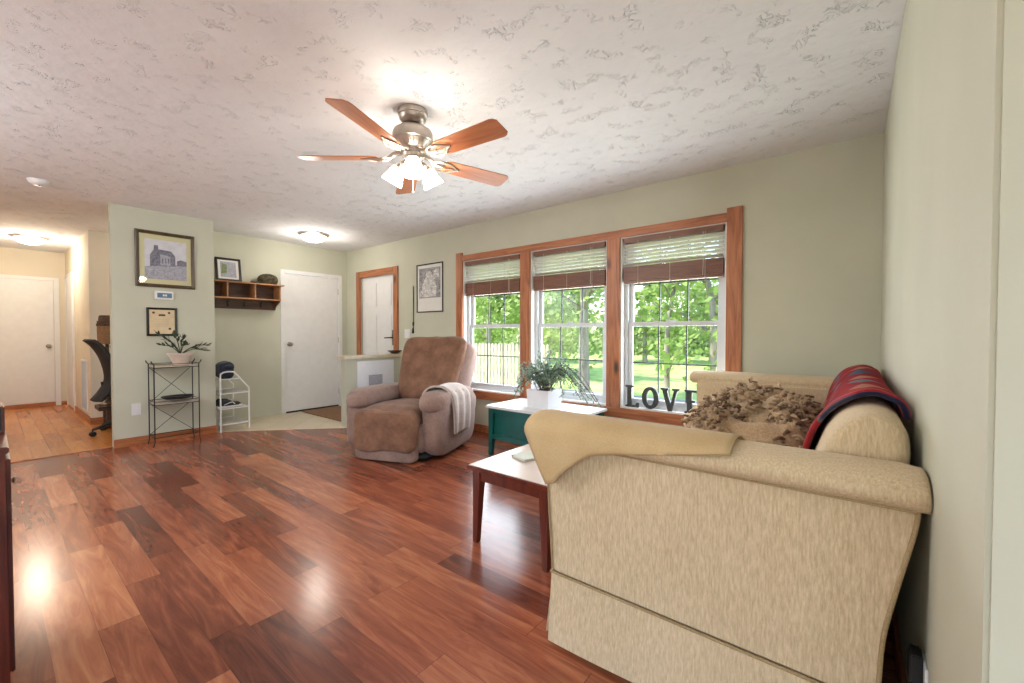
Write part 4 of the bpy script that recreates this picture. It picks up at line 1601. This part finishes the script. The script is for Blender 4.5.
# seat and footrest panel (brown cover)
bm = BM()
puff(bm, (0, -0.12, 0.355), (0.30, 0.40, 0.115), (8, 5, 4), 16, lump(lambda p: Vector((p.x, p.y, p.z+0.02*math.cos(p.x*4.5)-0.05*max(0, p.y)-0.02*max(0, -p.y-0.25)/0.15)), 0.010, 7))
rpart('seat', bm, M['suede_brown'])
bm = BM()
puff(bm, (0, -0.455, 0.275), (0.325, 0.062, 0.185), (10, 3, 6), 16, lump(lambda p: Vector((p.x*(1+0.02*math.sin(p.z*14)), p.y-0.03*(0.18-p.z)/0.36-0.012*math.sin(p.x*11+p.z*9), p.z+(0.012*math.sin(p.x*9) if p.z < -0.1 else 0))), 0.012, 8))
rpart('footrest', bm, M['suede_brown'])
bm = BM()
puff(bm, (0, -0.46, 0.085), (0.318, 0.052, 0.08), (10, 4, 5), 12)
rpart('footrest_skirt', bm, M['suede'])
# back: leaning
lean = Matrix.Translation((0.035, 0.29, 0.385)) @ Matrix.Rotation(math.radians(-25), 4, 'X')


def bfn(p):
    t = (p.z+0.39)/0.78
    return lean @ Vector((p.x*(0.86+0.20*t), p.y*(0.8+0.35*math.sin(t*PI))+0.02, p.z+0.36))


bm = BM()
puff(bm, (0, 0, 0), (0.42, 0.16, 0.38), (6, 3, 6), 18, bfn)
rpart('back_shell', bm, M['suede'])
bm = BM()


def bfn2(p):
    q = Vector((p.x, p.y+0.02*math.cos(p.x*5), p.z))
    q = q*(1+wr(q+Vector((2, 2, 2)), 0.012, 7)/max(0.1, q.length))
    return lean @ Vector((q.x*(0.98+0.26*q.z), q.y-0.13, q.z+0.37))


puff(bm, (0, 0, 0), (0.36, 0.085, 0.37), (8, 2.8, 7), 18, bfn2)
rpart('back_cushion', bm, M['suede_brown'])
bm = BM()
tube(bm, [(0.505, 0.12, 0.30), (0.525, 0.12, 0.30), (0.528, 0.06, 0.33), (0.528, 0.0, 0.36)], 0.012, 8)
rpart('recline_lever', bm, M['blackplastic'])

# plush throw over the right arm
def clothstrip(off=0.0):
    prof = spline([(0.235, 0.52), (0.25, 0.585), (0.31, 0.635), (0.385, 0.648), (0.46, 0.632), (0.522, 0.575), (0.54, 0.50), (0.548, 0.40), (0.548, 0.31), (0.545, 0.22)], 5)
    rows_ = []
    for i in range(25):
        y = -0.22+0.42*i/24
        row_ = []
        for j, p in enumerate(prof):
            s_ = j/(len(prof)-1)
            dz = -0.03*(y+0.02)*s_+0.012*math.sin(y*21+2)*max(0, s_-0.5)
            wv_ = 0.008*math.sin(y*38+s_*3)*(0.3+s_)
            yy_ = y*(1-0.12*s_)
            row_.append((p.x+wv_*(1 if s_ > .5 else 0.2), yy_, p.y+dz+0.006*math.sin(y*20)*(1-s_)+(-0.02*(y+0.22) if s_ < .6 else 0)))
        rows_.append(row_)
    return rows_


rc_m = Matrix.Translation(rc.location) @ rc.rotation_euler.to_matrix().to_4x4()
rows = [[rc_m @ Vector(p) for p in r] for r in clothstrip()]
bm = BM()
sheet(bm, rows, -0.014)
ap = obj('arm_throw', bm, M['plush'], smooth='all', label='pinkish grey plush throw hanging over the recliner arm nearest the window side', cat='throw')
bm = BM()
tube(bm, [Vector(r[-1]) for r in rows], 0.008, 6)
tube(bm, [Vector(p) for p in rows[0]], 0.008, 6)
obj('binding', bm, plain('throw_binding', (196, 182, 174), 0.9, var=0.04), ap, smooth='all')

# ------------------------------------------------------------------ items on the half wall
bw = empty('wooden_bowl', (-4.84, 3.48, 0.875), label='shallow dark wooden bowl on the half-wall ledge', cat='bowl')
bm = BM()
lathe(bm, [(0.0, 0.0), (0.035, 0.0), (0.06, 0.015), (0.098, 0.04), (0.095, 0.043), (0.055, 0.02), (0.0, 0.012)], (-4.84, 3.48, 0.875), 28)
obj('bowl', bm, M['shelf_dark'], bw, smooth=True)
bm = BM()
for a_, b__ in ((-0.02, 0.02), (0.03, -0.01), (0.0, -0.03)):
    lathe(bm, [(0, 0), (0.015, 0.005), (0.02, 0.015), (0.012, 0.028), (0, 0.03)], (-4.84+a_, 3.48+b__, 0.895), 12)
obj('trinkets', bm, M['cherry'], bw, smooth=True)
bm = BM()
box(bm, -4.88, -4.80, 3.06, 3.20, 0.875, 0.883, bev=0.001)
box(bm, -4.87, -4.81, 3.08, 3.22, 0.883, 0.889, bev=0.001)
obj('folded_papers', bm, M['paper_white'], label='small pile of white folded papers on the half-wall ledge', cat='paper')

# door mat
bm = BM()
box(bm, -6.24, -5.0, 2.86, 3.44, 0.006, 0.02, bev=0.004)
obj('door_mat', bm, M['mat_brown'], label='brown door mat on beige tile before the white door', cat='mat')

# ------------------------------------------------------------------ coat shelf with hooks
cs = empty('coat_shelf', (DX, 2.1, 1.47), label='brown wall shelf with cubbies and coat hooks beside the white door', cat='shelf')
sy0, sy1 = 1.665, 2.53
obj('top_board', B1(DX, DX+0.23, sy0, sy1+0.04, 1.79, 1.808, bev=0.003), M['shelf_light'], cs)
obj('bottom_board', B1(DX, DX+0.21, sy0, sy1, 1.592, 1.608, bev=0.002), M['shelf_light'], cs)
obj('back_board', B1(DX, DX+0.012, sy0, sy1, 1.608, 1.79), M['shelf_dark'], cs)
for k, yy in enumerate((sy0+0.008, 1.90, 2.215, sy1-0.008)):
    obj('divider', B1(DX+0.012, DX+0.205, yy-0.008, yy+0.008, 1.608, 1.79), M['shelf_light'], cs)
obj('hook_rail', B1(DX, DX+0.02, sy0, sy1, 1.47, 1.592, bev=0.003), M['shelf_dark'], cs)
bm = BM()
prism(bm, [(DX, 1.47), (DX+0.03, 1.47), (DX+0.06, 1.52), (DX+0.18, 1.57), (DX+0.19, 1.592), (DX, 1.592)], 'Y', sy1-0.018, sy1-0.002)
obj('bracket', bm, M['shelf_dark'], cs)
for yy in (1.75, 1.95, 2.14, 2.34):
    bm = BM()
    tube(bm, spline([(DX+0.02, yy, 1.55), (DX+0.05, yy, 1.545), (DX+0.062, yy, 1.565), (DX+0.06, yy, 1.585)], 4), 0.005, 6)
    tube(bm, spline([(DX+0.02, yy, 1.535), (DX+0.035, yy, 1.505), (DX+0.05, yy, 1.508), (DX+0.056, yy, 1.525)], 4), 0.005, 6)
    box(bm, DX+0.02, DX+0.024, yy-0.01, yy+0.01, 1.52, 1.565)
    obj('hook', bm, M['black'], cs)
# framed photo on shelf
pf = empty('photo_frame', (DX+0.08, 1.955, 1.808), label='black photo frame standing on top of the coat shelf', cat='picture')
tl = Matrix.Translation((DX+0.12, 0, 1.81)) @ Matrix.Rotation(math.radians(-10), 4, 'Y')


def tilt(bm):
    bmesh.ops.transform(bm, matrix=tl, verts=bm.verts)
    return bm


bm = BM()
w = 0.026
ya, yb, za, zb_ = 1.80, 2.085, 0.0, 0.30
for a in ((0, 0.016, ya, yb, za, za+w), (0, 0.016, ya, yb, zb_-w, zb_), (0, 0.016, ya, ya+w, za+w, zb_-w), (0, 0.016, yb-w, yb, za+w, zb_-w)):
    box(bm, *a, bev=0.002)
obj('frame', tilt(bm), M['black'], pf)
bm = BM()
box(bm, 0.003, 0.006, ya+w, yb-w, za+w, zb_-w, mi=0)
prism(bm, [(ya+w+.03, za+.05), (yb-w-.03, za+.05), (yb-w-.03, zb_-.05), (ya+w+.03, zb_-.05)], 'X', 0.006, 0.007, 1)
prism(bm, [(ya+w+.035, za+.09), (ya+.12, za+.10), (ya+.13, zb_-.09), (ya+w+.05, zb_-.07)], 'X', 0.007, 0.0078, 2)
obj('photo', tilt(bm), [M['paper_white'], M['grey2'], plain('photo_green', (118, 134, 92), 0.5, var=0.2, nscale=60)], pf)
bm = BM()
box(bm, 0.009, 0.010, ya+w, yb-w, za+w, zb_-w)
obj('glazing', tilt(bm), M['glass'], pf)
bm = BM()
box(bm, -0.003, 0.003, ya+w, yb-w, za+w, zb_-w)
obj('backing', tilt(bm), M['shelf_dark'], pf)
# cap
cp = empty('cap', (DX+0.13, 2.38, 1.808), label='camouflage cap lying on top of the coat shelf', cat='cap')
bm = BM()
puff(bm, (DX+0.12, 2.40, 1.868), (0.095, 0.125, 0.085), (2.2, 2.2, 2.2), 12, lambda p: Vector((p.x, p.y, max(p.z, -0.058))))
obj('crown', bm, M['camo'], cp, smooth='all')
bm = BM()
rows = []
for i in range(9):
    a_ = math.radians(-60+15*i)
    rows.append([(DX+0.12+0.075*math.sin(a_)*(1-0.1*r_), 2.31-0.105*math.cos(a_)*r_-0.02, 1.824+0.014*math.cos(a_)*(1-r_*0.6)) for r_ in (0, 0.35, 0.7, 1.0)])
sheet(bm, rows, 0.004)
obj('brim', bm, M['camo'], cp, smooth='all')

# ------------------------------------------------------------------ wire plant stand
ps = empty('plant_stand', (-5.58, 1.27, 0), label='black wire two-tier plant stand below the certificate', cat='plant stand')
wx0, wx1, wy0, wy1 = -5.70, -5.47, 1.055, 1.43
for x in (wx0, wx1):
    for y in (wy0, wy1):
        bm = BM()
        sy = 1 if y == wy1 else -1
        tube(bm, [(x, y+sy*0.012, 0.0), (x, y, 0.05), (x, y, 0.83), (x, y+sy*0.018, 0.855), (x, y+sy*0.022, 0.87)], 0.0055, 8)
        obj('leg', bm, M['black'], ps, smooth=True)
for zt, nm in ((0.80, 'top_shelf'), (0.42, 'middle_shelf'), (0.09, 'lower_rail')):
    bm = BM()
    for a_, b__ in (((wx0, wy0), (wx1, wy0)), ((wx1, wy0), (wx1, wy1)), ((wx1, wy1), (wx0, wy1)), ((wx0, wy1), (wx0, wy0))):
        tube(bm, [(a_[0], a_[1], zt), (b__[0], b__[1], zt)], 0.0045, 6)
        if nm != 'lower_rail':
            tube(bm, [(a_[0], a_[1], zt+0.035), (b__[0], b__[1], zt+0.035)], 0.003, 6)
    if nm != 'lower_rail':
        for k in range(1, 8):
            xx = wx0+(wx1-wx0)*k/8
            tube(bm, [(xx, wy0, zt), (xx, wy1, zt)], 0.002, 5)
    so = obj(nm, bm, M['black'], ps)
    if nm != 'lower_rail':
        obj('shelf_board', B1(wx0+0.006, wx1-0.006, wy0+0.006, wy1-0.006, zt+0.002, zt+0.008), M['stone'] if nm == 'top_shelf' else M['terracotta'], so)
bm = BM()
for za, zb_ in ((0.09, 0.42), (0.42, 0.80)):
    tube(bm, [(wx0, wy0, za), (wx0, wy1, zb_)], 0.003, 6)
    tube(bm, [(wx0+0.004, wy1, za), (wx0+0.004, wy0, zb_)], 0.003, 6)
obj('cross_braces', bm, M['black'], ps)
# potted plant on it
pp = empty('potted_succulent', (-5.585, 1.30, 0.808), label='leggy dark-leaved plant in a wide pale clay pot on the wire stand', cat='plant')
bm = BM()
lathe(bm, [(0, 0), (0.062, 0), (0.064, 0.006), (0.068, 0.03), (0.09, 0.07), (0.105, 0.11), (0.115, 0.112), (0.116, 0.135), (0.106, 0.135), (0.102, 0.118), (0, 0.115)], (-5.585, 1.30, 0.808), 36)
obj('pot', bm, M['terracotta'], pp, smooth=True)
bm = BM()
lathe(bm, [(0, 0.0), (0.07, 0.0), (0.085, 0.01), (0.085, 0.014), (0, 0.012)], (-5.585, 1.30, 0.808), 28)
obj('saucer', bm, M['terracotta'], pp, smooth=True)
bs, bf = BM(), BM()
rng = random.Random(5)
for tx, ty, tz_ in ((0.02, -0.18, 0.22), (0.03, -0.12, 0.16), (0.0, -0.15, 0.1), (0.02, -0.05, 0.2), (0.0, 0.02, 0.17), (0.05, 0.15, 0.06), (0.06, 0.20, 0.04), (0.04, 0.22, 0.1), (0.05, -0.08, 0.09), (-0.03, 0.05, 0.1)):
    p0 = Vector((-5.585, 1.30, 0.925))
    p3 = p0+Vector((tx, ty, tz_))
    st = spline([p0, (p0+p3)/2+Vector((0, 0, 0.035)), p3], 5)
    tube(bs, st, 0.0045, 6)
    for i in range(5, len(st)):
        for s in range(1 if i < len(st)-2 else 2):
            d = (st[-1]-st[i-3]).normalized()+Vector((rng.uniform(-.8, .8), rng.uniform(-.8, .8), rng.uniform(-.2, .7)))
            leaf(bf, st[i], d, Vector((0.3, rng.uniform(-.5, .5), 1)), rng.uniform(0.05, 0.075), 0.024)
obj('stems', bs, M['darkleaf'], pp)
obj('leaves', bf, M['darkleaf'], pp)
# dark tray on middle shelf
bm = BM()
lathe(bm, [(0, 0.0), (0.09, 0.0), (0.105, 0.008), (0.125, 0.03), (0.12, 0.033), (0.1, 0.014), (0, 0.01)], (0, 0, 0), 32)
bmesh.ops.scale(bm, vec=(0.82, 1.15, 1), verts=bm.verts)
bmesh.ops.translate(bm, vec=(-5.585, 1.27, 0.458), verts=bm.verts)
obj('oval_tray', bm, M['blackplastic'], smooth=True, label='dark oval tray on the middle shelf of the wire stand', cat='tray')

# ------------------------------------------------------------------ white shoe rack
sr = empty('shoe_rack', (-5.93, 1.84, 0), label='white wire four-tier shoe rack in the nook by the tile', cat='shoe rack')
rx0, rx1, ry0, ry1 = -6.2, -5.68, 1.69, 1.985
for x in (rx0, rx1):
    bm = BM()
    tube(bm, spline([(x, ry0, 0.0), (x, ry0, 0.3), (x, ry0, 0.64), (x, ry0+0.015, 0.685), (x, ry0+0.05, 0.70), (x, ry0+0.11, 0.70), (x, ry0+0.15, 0.68), (x, ry1-0.02, 0.52), (x, ry1, 0.49), (x, ry1, 0.3), (x, ry1, 0.0)], 5), 0.0085, 8)
    obj('side_frame', bm, M['white'], sr, smooth=True)
for zt, dep in ((0.085, ry1), (0.27, ry1), (0.445, ry1), (0.615, ry1-0.10)):
    bm = BM()
    tube(bm, [(rx0, ry0, zt), (rx1, ry0, zt)], 0.006, 6)
    tube(bm, [(rx0, dep, zt), (rx1, dep, zt)], 0.006, 6)
    tube(bm, [(rx0, ry0, zt), (rx0, dep, zt)], 0.006, 6)
    tube(bm, [(rx1, ry0, zt), (rx1, dep, zt)], 0.006, 6)
    for k in range(1, 15):
        yy = ry0+(dep-ry0)*k/15
        tube(bm, [(rx0, yy, zt), (rx1, yy, zt)], 0.0028, 5)
    obj('wire_shelf', bm, M['white'], sr)


def shoe(loc, rz, m_up, label):
    e_ = empty('sneaker', loc, rz, label=label, cat='shoe', group='shoes on the white rack')
    bm_ = BM()
    puff(bm_, (0, 0, 0.014), (0.13, 0.045, 0.014), (3, 3, 6), 10, lambda p: Vector((p.x, p.y*(1-0.18*math.cos((p.x-0.01)*22)) if True else p.y, p.z+0.006*max(0, p.x*6))))
    obj('sole', bm_, M['white'], e_, world=False, smooth='all')
    bm_ = BM()
    prof_ = [(-0.122, 0.022, 0.036, 0.075), (-0.105, 0.022, 0.042, 0.095), (-0.06, 0.022, 0.042, 0.092), (-0.01, 0.022, 0.04, 0.088), (0.03, 0.022, 0.042, 0.07), (0.08, 0.022, 0.045, 0.05), (0.115, 0.022, 0.036, 0.04), (0.13, 0.024, 0.012, 0.03)]
    rg = []
    for x_, z_, w_, h_ in prof_:
        rg.append([bm_.verts.new((x_, w_*math.cos(PI*q/8), z_+(h_-z_)*math.sin(PI*q/8))) for q in range(9)])
    for i__ in range(len(rg)-1):
        for q in range(8):
            bm_.faces.new((rg[i__][q], rg[i__][q+1], rg[i__+1][q+1], rg[i__+1][q]))
        bm_.faces.new((rg[i__][0], rg[i__+1][0], rg[i__+1][8], rg[i__][8]))
    bm_.faces.new(rg[0])
    bm_.faces.new(rg[-1])
    obj('upper', bm_, m_up, e_, world=False, smooth='all')
    bm_ = BM()
    for q in range(4):
        x_ = 0.0+q*0.02
        tube(bm_, [(x_, -0.022, 0.088-q*0.009), (x_+0.006, 0, 0.094-q*0.01), (x_, 0.022, 0.088-q*0.009)], 0.003, 5)
    obj('laces', bm_, M['paper_white'], e_, world=False)
    for s_ in (-1, 1):
        bm_ = BM()
        tube(bm_, [(-0.07, s_*0.043, 0.035), (-0.03, s_*0.042, 0.05), (0.02, s_*0.037, 0.062), (0.045, s_*0.043, 0.036)], 0.005, 6)
        obj('side_stripe', bm_, M['paper_white'], e_, world=False)
    return e_


shoe((-5.76, 1.80, 0.276), math.radians(95), M['blackplastic'], 'black sneaker with white sole, nearest one on the shoe rack')
shoe((-5.87, 1.82, 0.276), math.radians(82), M['blackplastic'], 'black sneaker behind the nearest one on the shoe rack')
# folded dark bag on top
bg_ = empty('dark_bag', (-5.82, 1.76, 0.62), label='dark navy slouched cloth bag on top of the white shoe rack', cat='bag')
bm = BM()
puff(bm, (-5.80, 1.765, 0.715), (0.11, 0.08, 0.095), (4, 4, 4), 14, lump(None, 0.02, 9))
obj('body', bm, M['denim'], bg_, smooth='all')
bm = BM()
puff(bm, (-5.78, 1.79, 0.755), (0.11, 0.06, 0.035), (3, 3, 2.5), 10, lump(None, 0.03, 9))
obj('flap', bm, M['denim'], bg_, smooth='all')

# ------------------------------------------------------------------ nook: office chair, lamp, low bench
oc = empty('office_chair', (-6.66, 1.02, 0), label='black mesh-back office chair in the nook behind the picture wall', cat='office chair')
OX, OY = -6.66, 1.02
bm = BM()
rows = []
prof = spline([(-0.40, 1.07), (-0.335, 1.0), (-0.275, 0.88), (-0.235, 0.72), (-0.235, 0.6), (-0.28, 0.5), (-0.35, 0.40)], 5)
for j in range(13):
    u = -1+2*j/12
    rows.append([(OX+u*0.23*(0.8+0.2*math.sin(i/(len(prof)-1)*PI)), OY+p.x+0.05-0.06*u*u*-1, p.y) for i, p in enumerate(prof)])
sheet(bm, rows, 0.03)
obj('backrest', bm, M['chairmesh'], oc, smooth='all')
bm = BM()
puff(bm, (OX, OY+0.03, 0.47), (0.24, 0.24, 0.045), (3.5, 3.5, 3), 12)
obj('seat', bm, M['chairmesh'], oc, smooth='all')
for s in (-1, 1):
    bm = BM()
    tube(bm, [(OX+s*0.22, OY+0.05, 0.46), (OX+s*0.28, OY+0.05, 0.5), (OX+s*0.285, OY+0.04, 0.66)], 0.014, 8)
    box(bm, OX+s*0.285-0.035, OX+s*0.285+0.035, OY-0.12, OY+0.14, 0.66, 0.69, bev=0.01)
    obj('armrest', bm, M['blackplastic'], oc, smooth=True)
bm = BM()
lathe(bm, [(0, 0.12), (0.03, 0.12), (0.03, 0.3), (0.018, 0.3), (0.018, 0.43), (0, 0.43)], (OX, OY, 0), 16)
tube(bm, [(OX, OY, 0.44), (OX, OY-0.18, 0.45), (OX, OY-0.19, 0.6)], 0.02, 8)
obj('column', bm, M['blackplastic'], oc, smooth=True)
for k in range(5):
    a_ = math.radians(-75+72*k)
    bm = BM()
    d = Vector((math.cos(a_), math.sin(a_), 0))
    tube(bm, [Vector((OX, OY, 0.13)), Vector((OX, OY, 0.115))+d*0.16, Vector((OX, OY, 0.075))+d*0.3], [0.026, 0.02, 0.014], 8)
    bs_ = obj('base_spoke', bm, M['blackplastic'], oc, smooth=True)
    bm = BM()
    for q in (-0.014, 0.014):
        rm = Matrix.Translation(Vector((OX, OY, 0.028))+d*0.3+Vector((-d.y, d.x, 0))*q) @ Matrix.Rotation(a_+PI/2, 4, 'Z') @ Matrix.Rotation(PI/2, 4, 'Y')
        lathe(bm, [(0, -0.009), (0.024, -0.009), (0.028, -0.004), (0.028, 0.004), (0.024, 0.009), (0, 0.009)], (0, 0, 0), 16, rm)
    tube(bm, [Vector((OX, OY, 0.03))+d*0.3, Vector((OX, OY, 0.08))+d*0.3], 0.008, 6)
    obj('caster', bm, M['blackplastic'], bs_, smooth=True)
# low bench
lbn = empty('low_bench', (-7.1, 1.15, 0), label='low dark wooden bench under the wicker-shaded lamp', cat='bench')
obj('top', B1(-7.3, -6.98, 0.83, 1.75, 0.22, 0.27, bev=0.005), M['shelf_dark'], lbn)
for x in (-7.27, -7.05):
    for y in (0.9, 1.66):
        obj('leg', B1(x, x+0.05, y, y+0.05, 0, 0.22, bev=0.003), M['shelf_dark'], lbn)
# lamp
lp = empty('table_lamp', (-7.12, 0.93, 0.27), label='tall lamp with woven wicker shade and turned dark wooden stem', cat='lamp')
lx, ly = -7.12, 0.93
bm = BM()
lathe(bm, [(0, 0.27), (0.085, 0.27), (0.085, 0.29), (0.04, 0.31), (0.028, 0.33), (0.04, 0.37), (0.03, 0.41), (0.022, 0.45), (0.022, 0.8), (0.032, 0.84), (0.02, 0.88), (0.015, 1.05), (0, 1.05)], (lx, ly, 0), 20)
obj('stem', bm, M['shelf_dark'], lp, smooth=True)
bm = BM()
lathe(bm, [(0.085, 1.02), (0.088, 1.2), (0.086, 1.26), (0.083, 1.26), (0.083, 1.02)], (lx, ly, 0), 28)
obj('lamp_shade', bm, M['wicker'], lp, smooth=True)
bm = BM()
lathe(bm, [(0.0, 1.37), (0.06, 1.37), (0.07, 1.36), (0.08, 1.28), (0.094, 1.265), (0.094, 1.24), (0.087, 1.24), (0.087, 1.3), (0, 1.3)], (lx, ly, 0), 28)
obj('shade_cap', bm, M['wicker_dark'], lp, smooth=True, label='darker woven cap')
bm = BM()
tube(bm, spline([(lx, ly+0.02, 1.0), (lx+0.02, ly+0.10, 0.8), (lx+0.02, ly+0.16, 0.6), (lx, ly+0.22, 0.45), (lx, ly+0.25, 0.272)], 5), 0.003, 5)
obj('cord', bm, M['blackplastic'], lp)

# ------------------------------------------------------------------ cherry console at the left edge with a speaker
cc = empty('console_cabinet', (-2.28, -0.25, 0), label='dark cherry console cabinet cut off at the left edge', cat='cabinet')
kx0, kx1, ky0, ky1, kz = -2.52, -2.04, -0.55, 0.040, 0.80
obj('carcass', B1(kx0+0.01, kx1-0.01, ky0, ky1-0.008, 0.05, kz-0.02), M['cherry'], cc)
obj('top', B1(kx0, kx1, ky0, ky1, kz-0.02, kz, bev=0.003), M['cherry'], cc)
obj('plinth', B1(kx0+0.03, kx1-0.03, ky0, ky1-0.02, 0, 0.05), M['cherry'], cc)
d_ = obj('door', B1(kx0+0.02, kx1-0.02, ky1-0.008, ky1+0.003, 0.08, kz-0.04, bev=0.003), M['cherry'], cc)
bm = BM()
lathe(bm, [(0, 0), (0.006, 0.0), (0.006, 0.01), (0.012, 0.016), (0, 0.022)], (0, 0, 0), 12, Matrix.Translation((kx0+0.06, ky1+0.003, 0.6)) @ Matrix.Rotation(-PI/2, 4, 'X'))
obj('knob', bm, M['nickel'], d_)
sb = empty('speaker', (-2.42, -0.05, kz), label='small dark speaker box standing on the cherry console', cat='speaker')
obj('cabinet', B1(-2.50, -2.34, -0.14, 0.038, kz, kz+0.095, bev=0.004), M['cherry'], sb)
bm = BM()
box(bm, -2.34, -2.335, -0.13, 0.030, kz+0.01, kz+0.09, bev=0.002)
obj('grille', bm, M['blackplastic'], sb)

# ------------------------------------------------------------------ outside
GZ = -0.35
obj('ground', B1(-40, 40, WY+T+0.02, 60, GZ-0.1, GZ), M['grass'], kind='structure')
obj('path', B1(-40, 40, 8.2, 9.6, GZ, GZ+0.02), M['asphalt'], kind='structure')
# picket fence
fx0, fx1, fy = -13.5, -6.1, 9.0
fe = empty('picket_fence', ((fx0+fx1)/2, fy, GZ), label='pale weathered picket fence seen through the left window', cat='fence')
bm = BM()
for zz in (GZ+0.3, GZ+1.0):
    box(bm, fx0, fx1, fy+0.02, fy+0.06, zz, zz+0.09)
obj('rail', bm, M['fence'], fe)
k = fx0
pm0 = None
while k < fx1:
    w = 0.09
    bm = BM()
    h = 1.22
    prism(bm, [(k, GZ), (k+w, GZ), (k+w, GZ+h-0.04), (k+w/2, GZ+h), (k, GZ+h-0.04)], 'Y', fy, fy+0.02)
    obj('picket', bm, M['fence'], fe)
    k += 0.125


def tree(x, y, h, r, crown, leafmat, label, seed, nleaf=2600, lean=0.0, tr=0.09, ls=0.12, low=0.35):
    rg = random.Random(seed)
    e_ = empty('tree', (x, y, GZ), label=label, cat='tree', group='trees beyond the front windows')
    bt, bf_ = BM(), BM()
    base = Vector((x, y, GZ))
    top = base+Vector((lean, 0, h*0.8))
    trunk = spline([base, base.lerp(top, 0.4)+Vector((rg.uniform(-.12, .12), rg.uniform(-.1, .1), 0)), base.lerp(top, 0.75)+Vector((rg.uniform(-.2, .2), 0, 0)), top], 6)
    tube(bt, trunk, [tr*(1-0.75*i/(len(trunk)-1)) for i in range(len(trunk))], 8)
    tips = []
    for b__ in range(16):
        t = low+rg.random()*(1-low)
        p = trunk[int(t*(len(trunk)-1))]
        a_ = rg.random()*2*PI
        l_ = r*rg.uniform(0.5, 1.0)*(1.1-0.4*t)
        q = p+Vector((math.cos(a_)*l_, math.sin(a_)*l_, rg.uniform(0.1, 0.7)*l_))
        mid_ = (p+q)/2+Vector((0, 0, 0.12*l_))
        tube(bt, [p, mid_, q], [tr*0.32, tr*0.2, tr*0.08], 5)
        tips += [(mid_, 0.45), (q, 0.6), ((mid_+q)/2, .5)]
    for b__ in range(nleaf):
        c_, s_ = rg.choice(tips)
        p = c_+Vector((rg.gauss(0, .36), rg.gauss(0, .36), rg.gauss(0, .26)))*crown*s_*1.3
        d = Vector((rg.uniform(-1, 1), rg.uniform(-1, 1), rg.uniform(-1, .6))).normalized()
        s = d.orthogonal().normalized()
        l_ = ls*rg.uniform(0.7, 1.2)
        v = [bf_.verts.new(p), bf_.verts.new(p+d*l_*0.5+s*l_*0.42), bf_.verts.new(p+d*l_), bf_.verts.new(p+d*l_*0.5-s*l_*0.42)]
        bf_.faces.new(v)
    obj('trunk', bt, M['bark'], e_, smooth='all')
    obj('foliage', bf_, leafmat, e_)


tree(-2.55, 7.6, 5.0, 1.3, 1.0, M['leaf_a'], 'slim pale-trunked maple seen through the right window, left of its centre', 1, 1000, 0.15, 0.06, 0.13, 0.2)
tree(-1.86, 7.4, 5.5, 1.2, 1.0, M['leaf_a'], 'slim grey-trunked maple near the right edge of the right window', 2, 900, -0.05, 0.075, 0.13, 0.2)
tree(-4.95, 8.9, 5.5, 1.7, 1.2, M['leaf_b'], 'pale leafy tree with a thick grey trunk in the middle window', 3, 1900, 0.1, 0.15, 0.14, 0.3)
tree(-8.6, 12.0, 6.0, 2.1, 1.4, M['leaf_a'], 'bushy green tree behind the picket fence in the left window', 4, 3400, 0.0, 0.12, 0.16, 0.12)
tree(-11.2, 12.4, 6.0, 2.1, 1.4, M['leaf_a'], 'bushy tree at the left edge of the left window beyond the fence', 5, 3400, 0.0, 0.12, 0.16, 0.15)
bgp = [(-15.5, 17, 7, 6, 'tallest background tree behind the bushy trees in the left window'), (-11.5, 18.5, 6.5, 7, 'distant tree behind the thick grey trunk in the middle window'), (-8.2, 21, 5.2, 8, 'distant tree at the left edge of the right window'), (-5.6, 24, 4.4, 9, 'low distant tree at the right edge of the right window')]
for i, (x, y, h, sd, nm_) in enumerate(bgp):
    tree(x, y, h, 2.3, 1.6, M['leaf_b'] if i % 2 else M['leaf_a'], nm_, sd, 3800, 0, 0.14, 0.24, 0.1)
# hedge at the back of the lawn
bm = BM()
rg = random.Random(3)
for k in range(9000):
    x = rg.uniform(-30, 2)
    y = 29+rg.gauss(0, 0.8)
    z = GZ+abs(rg.gauss(0, 1.0))*1.5
    p = Vector((x, y, z))
    d = Vector((rg.uniform(-1, 1), rg.uniform(-1, 1), rg.uniform(-1, 1))).normalized()
    s = d.orthogonal().normalized()
    l_ = rg.uniform(0.25, 0.42)
    bm.faces.new([bm.verts.new(p), bm.verts.new(p+d*l_*0.5+s*l_*0.4), bm.verts.new(p+d*l_), bm.verts.new(p+d*l_*0.5-s*l_*0.4)])
obj('hedge', bm, M['leaf_b'], label='wild green hedge closing off the far side of the lawn', cat='hedge', kind='stuff')
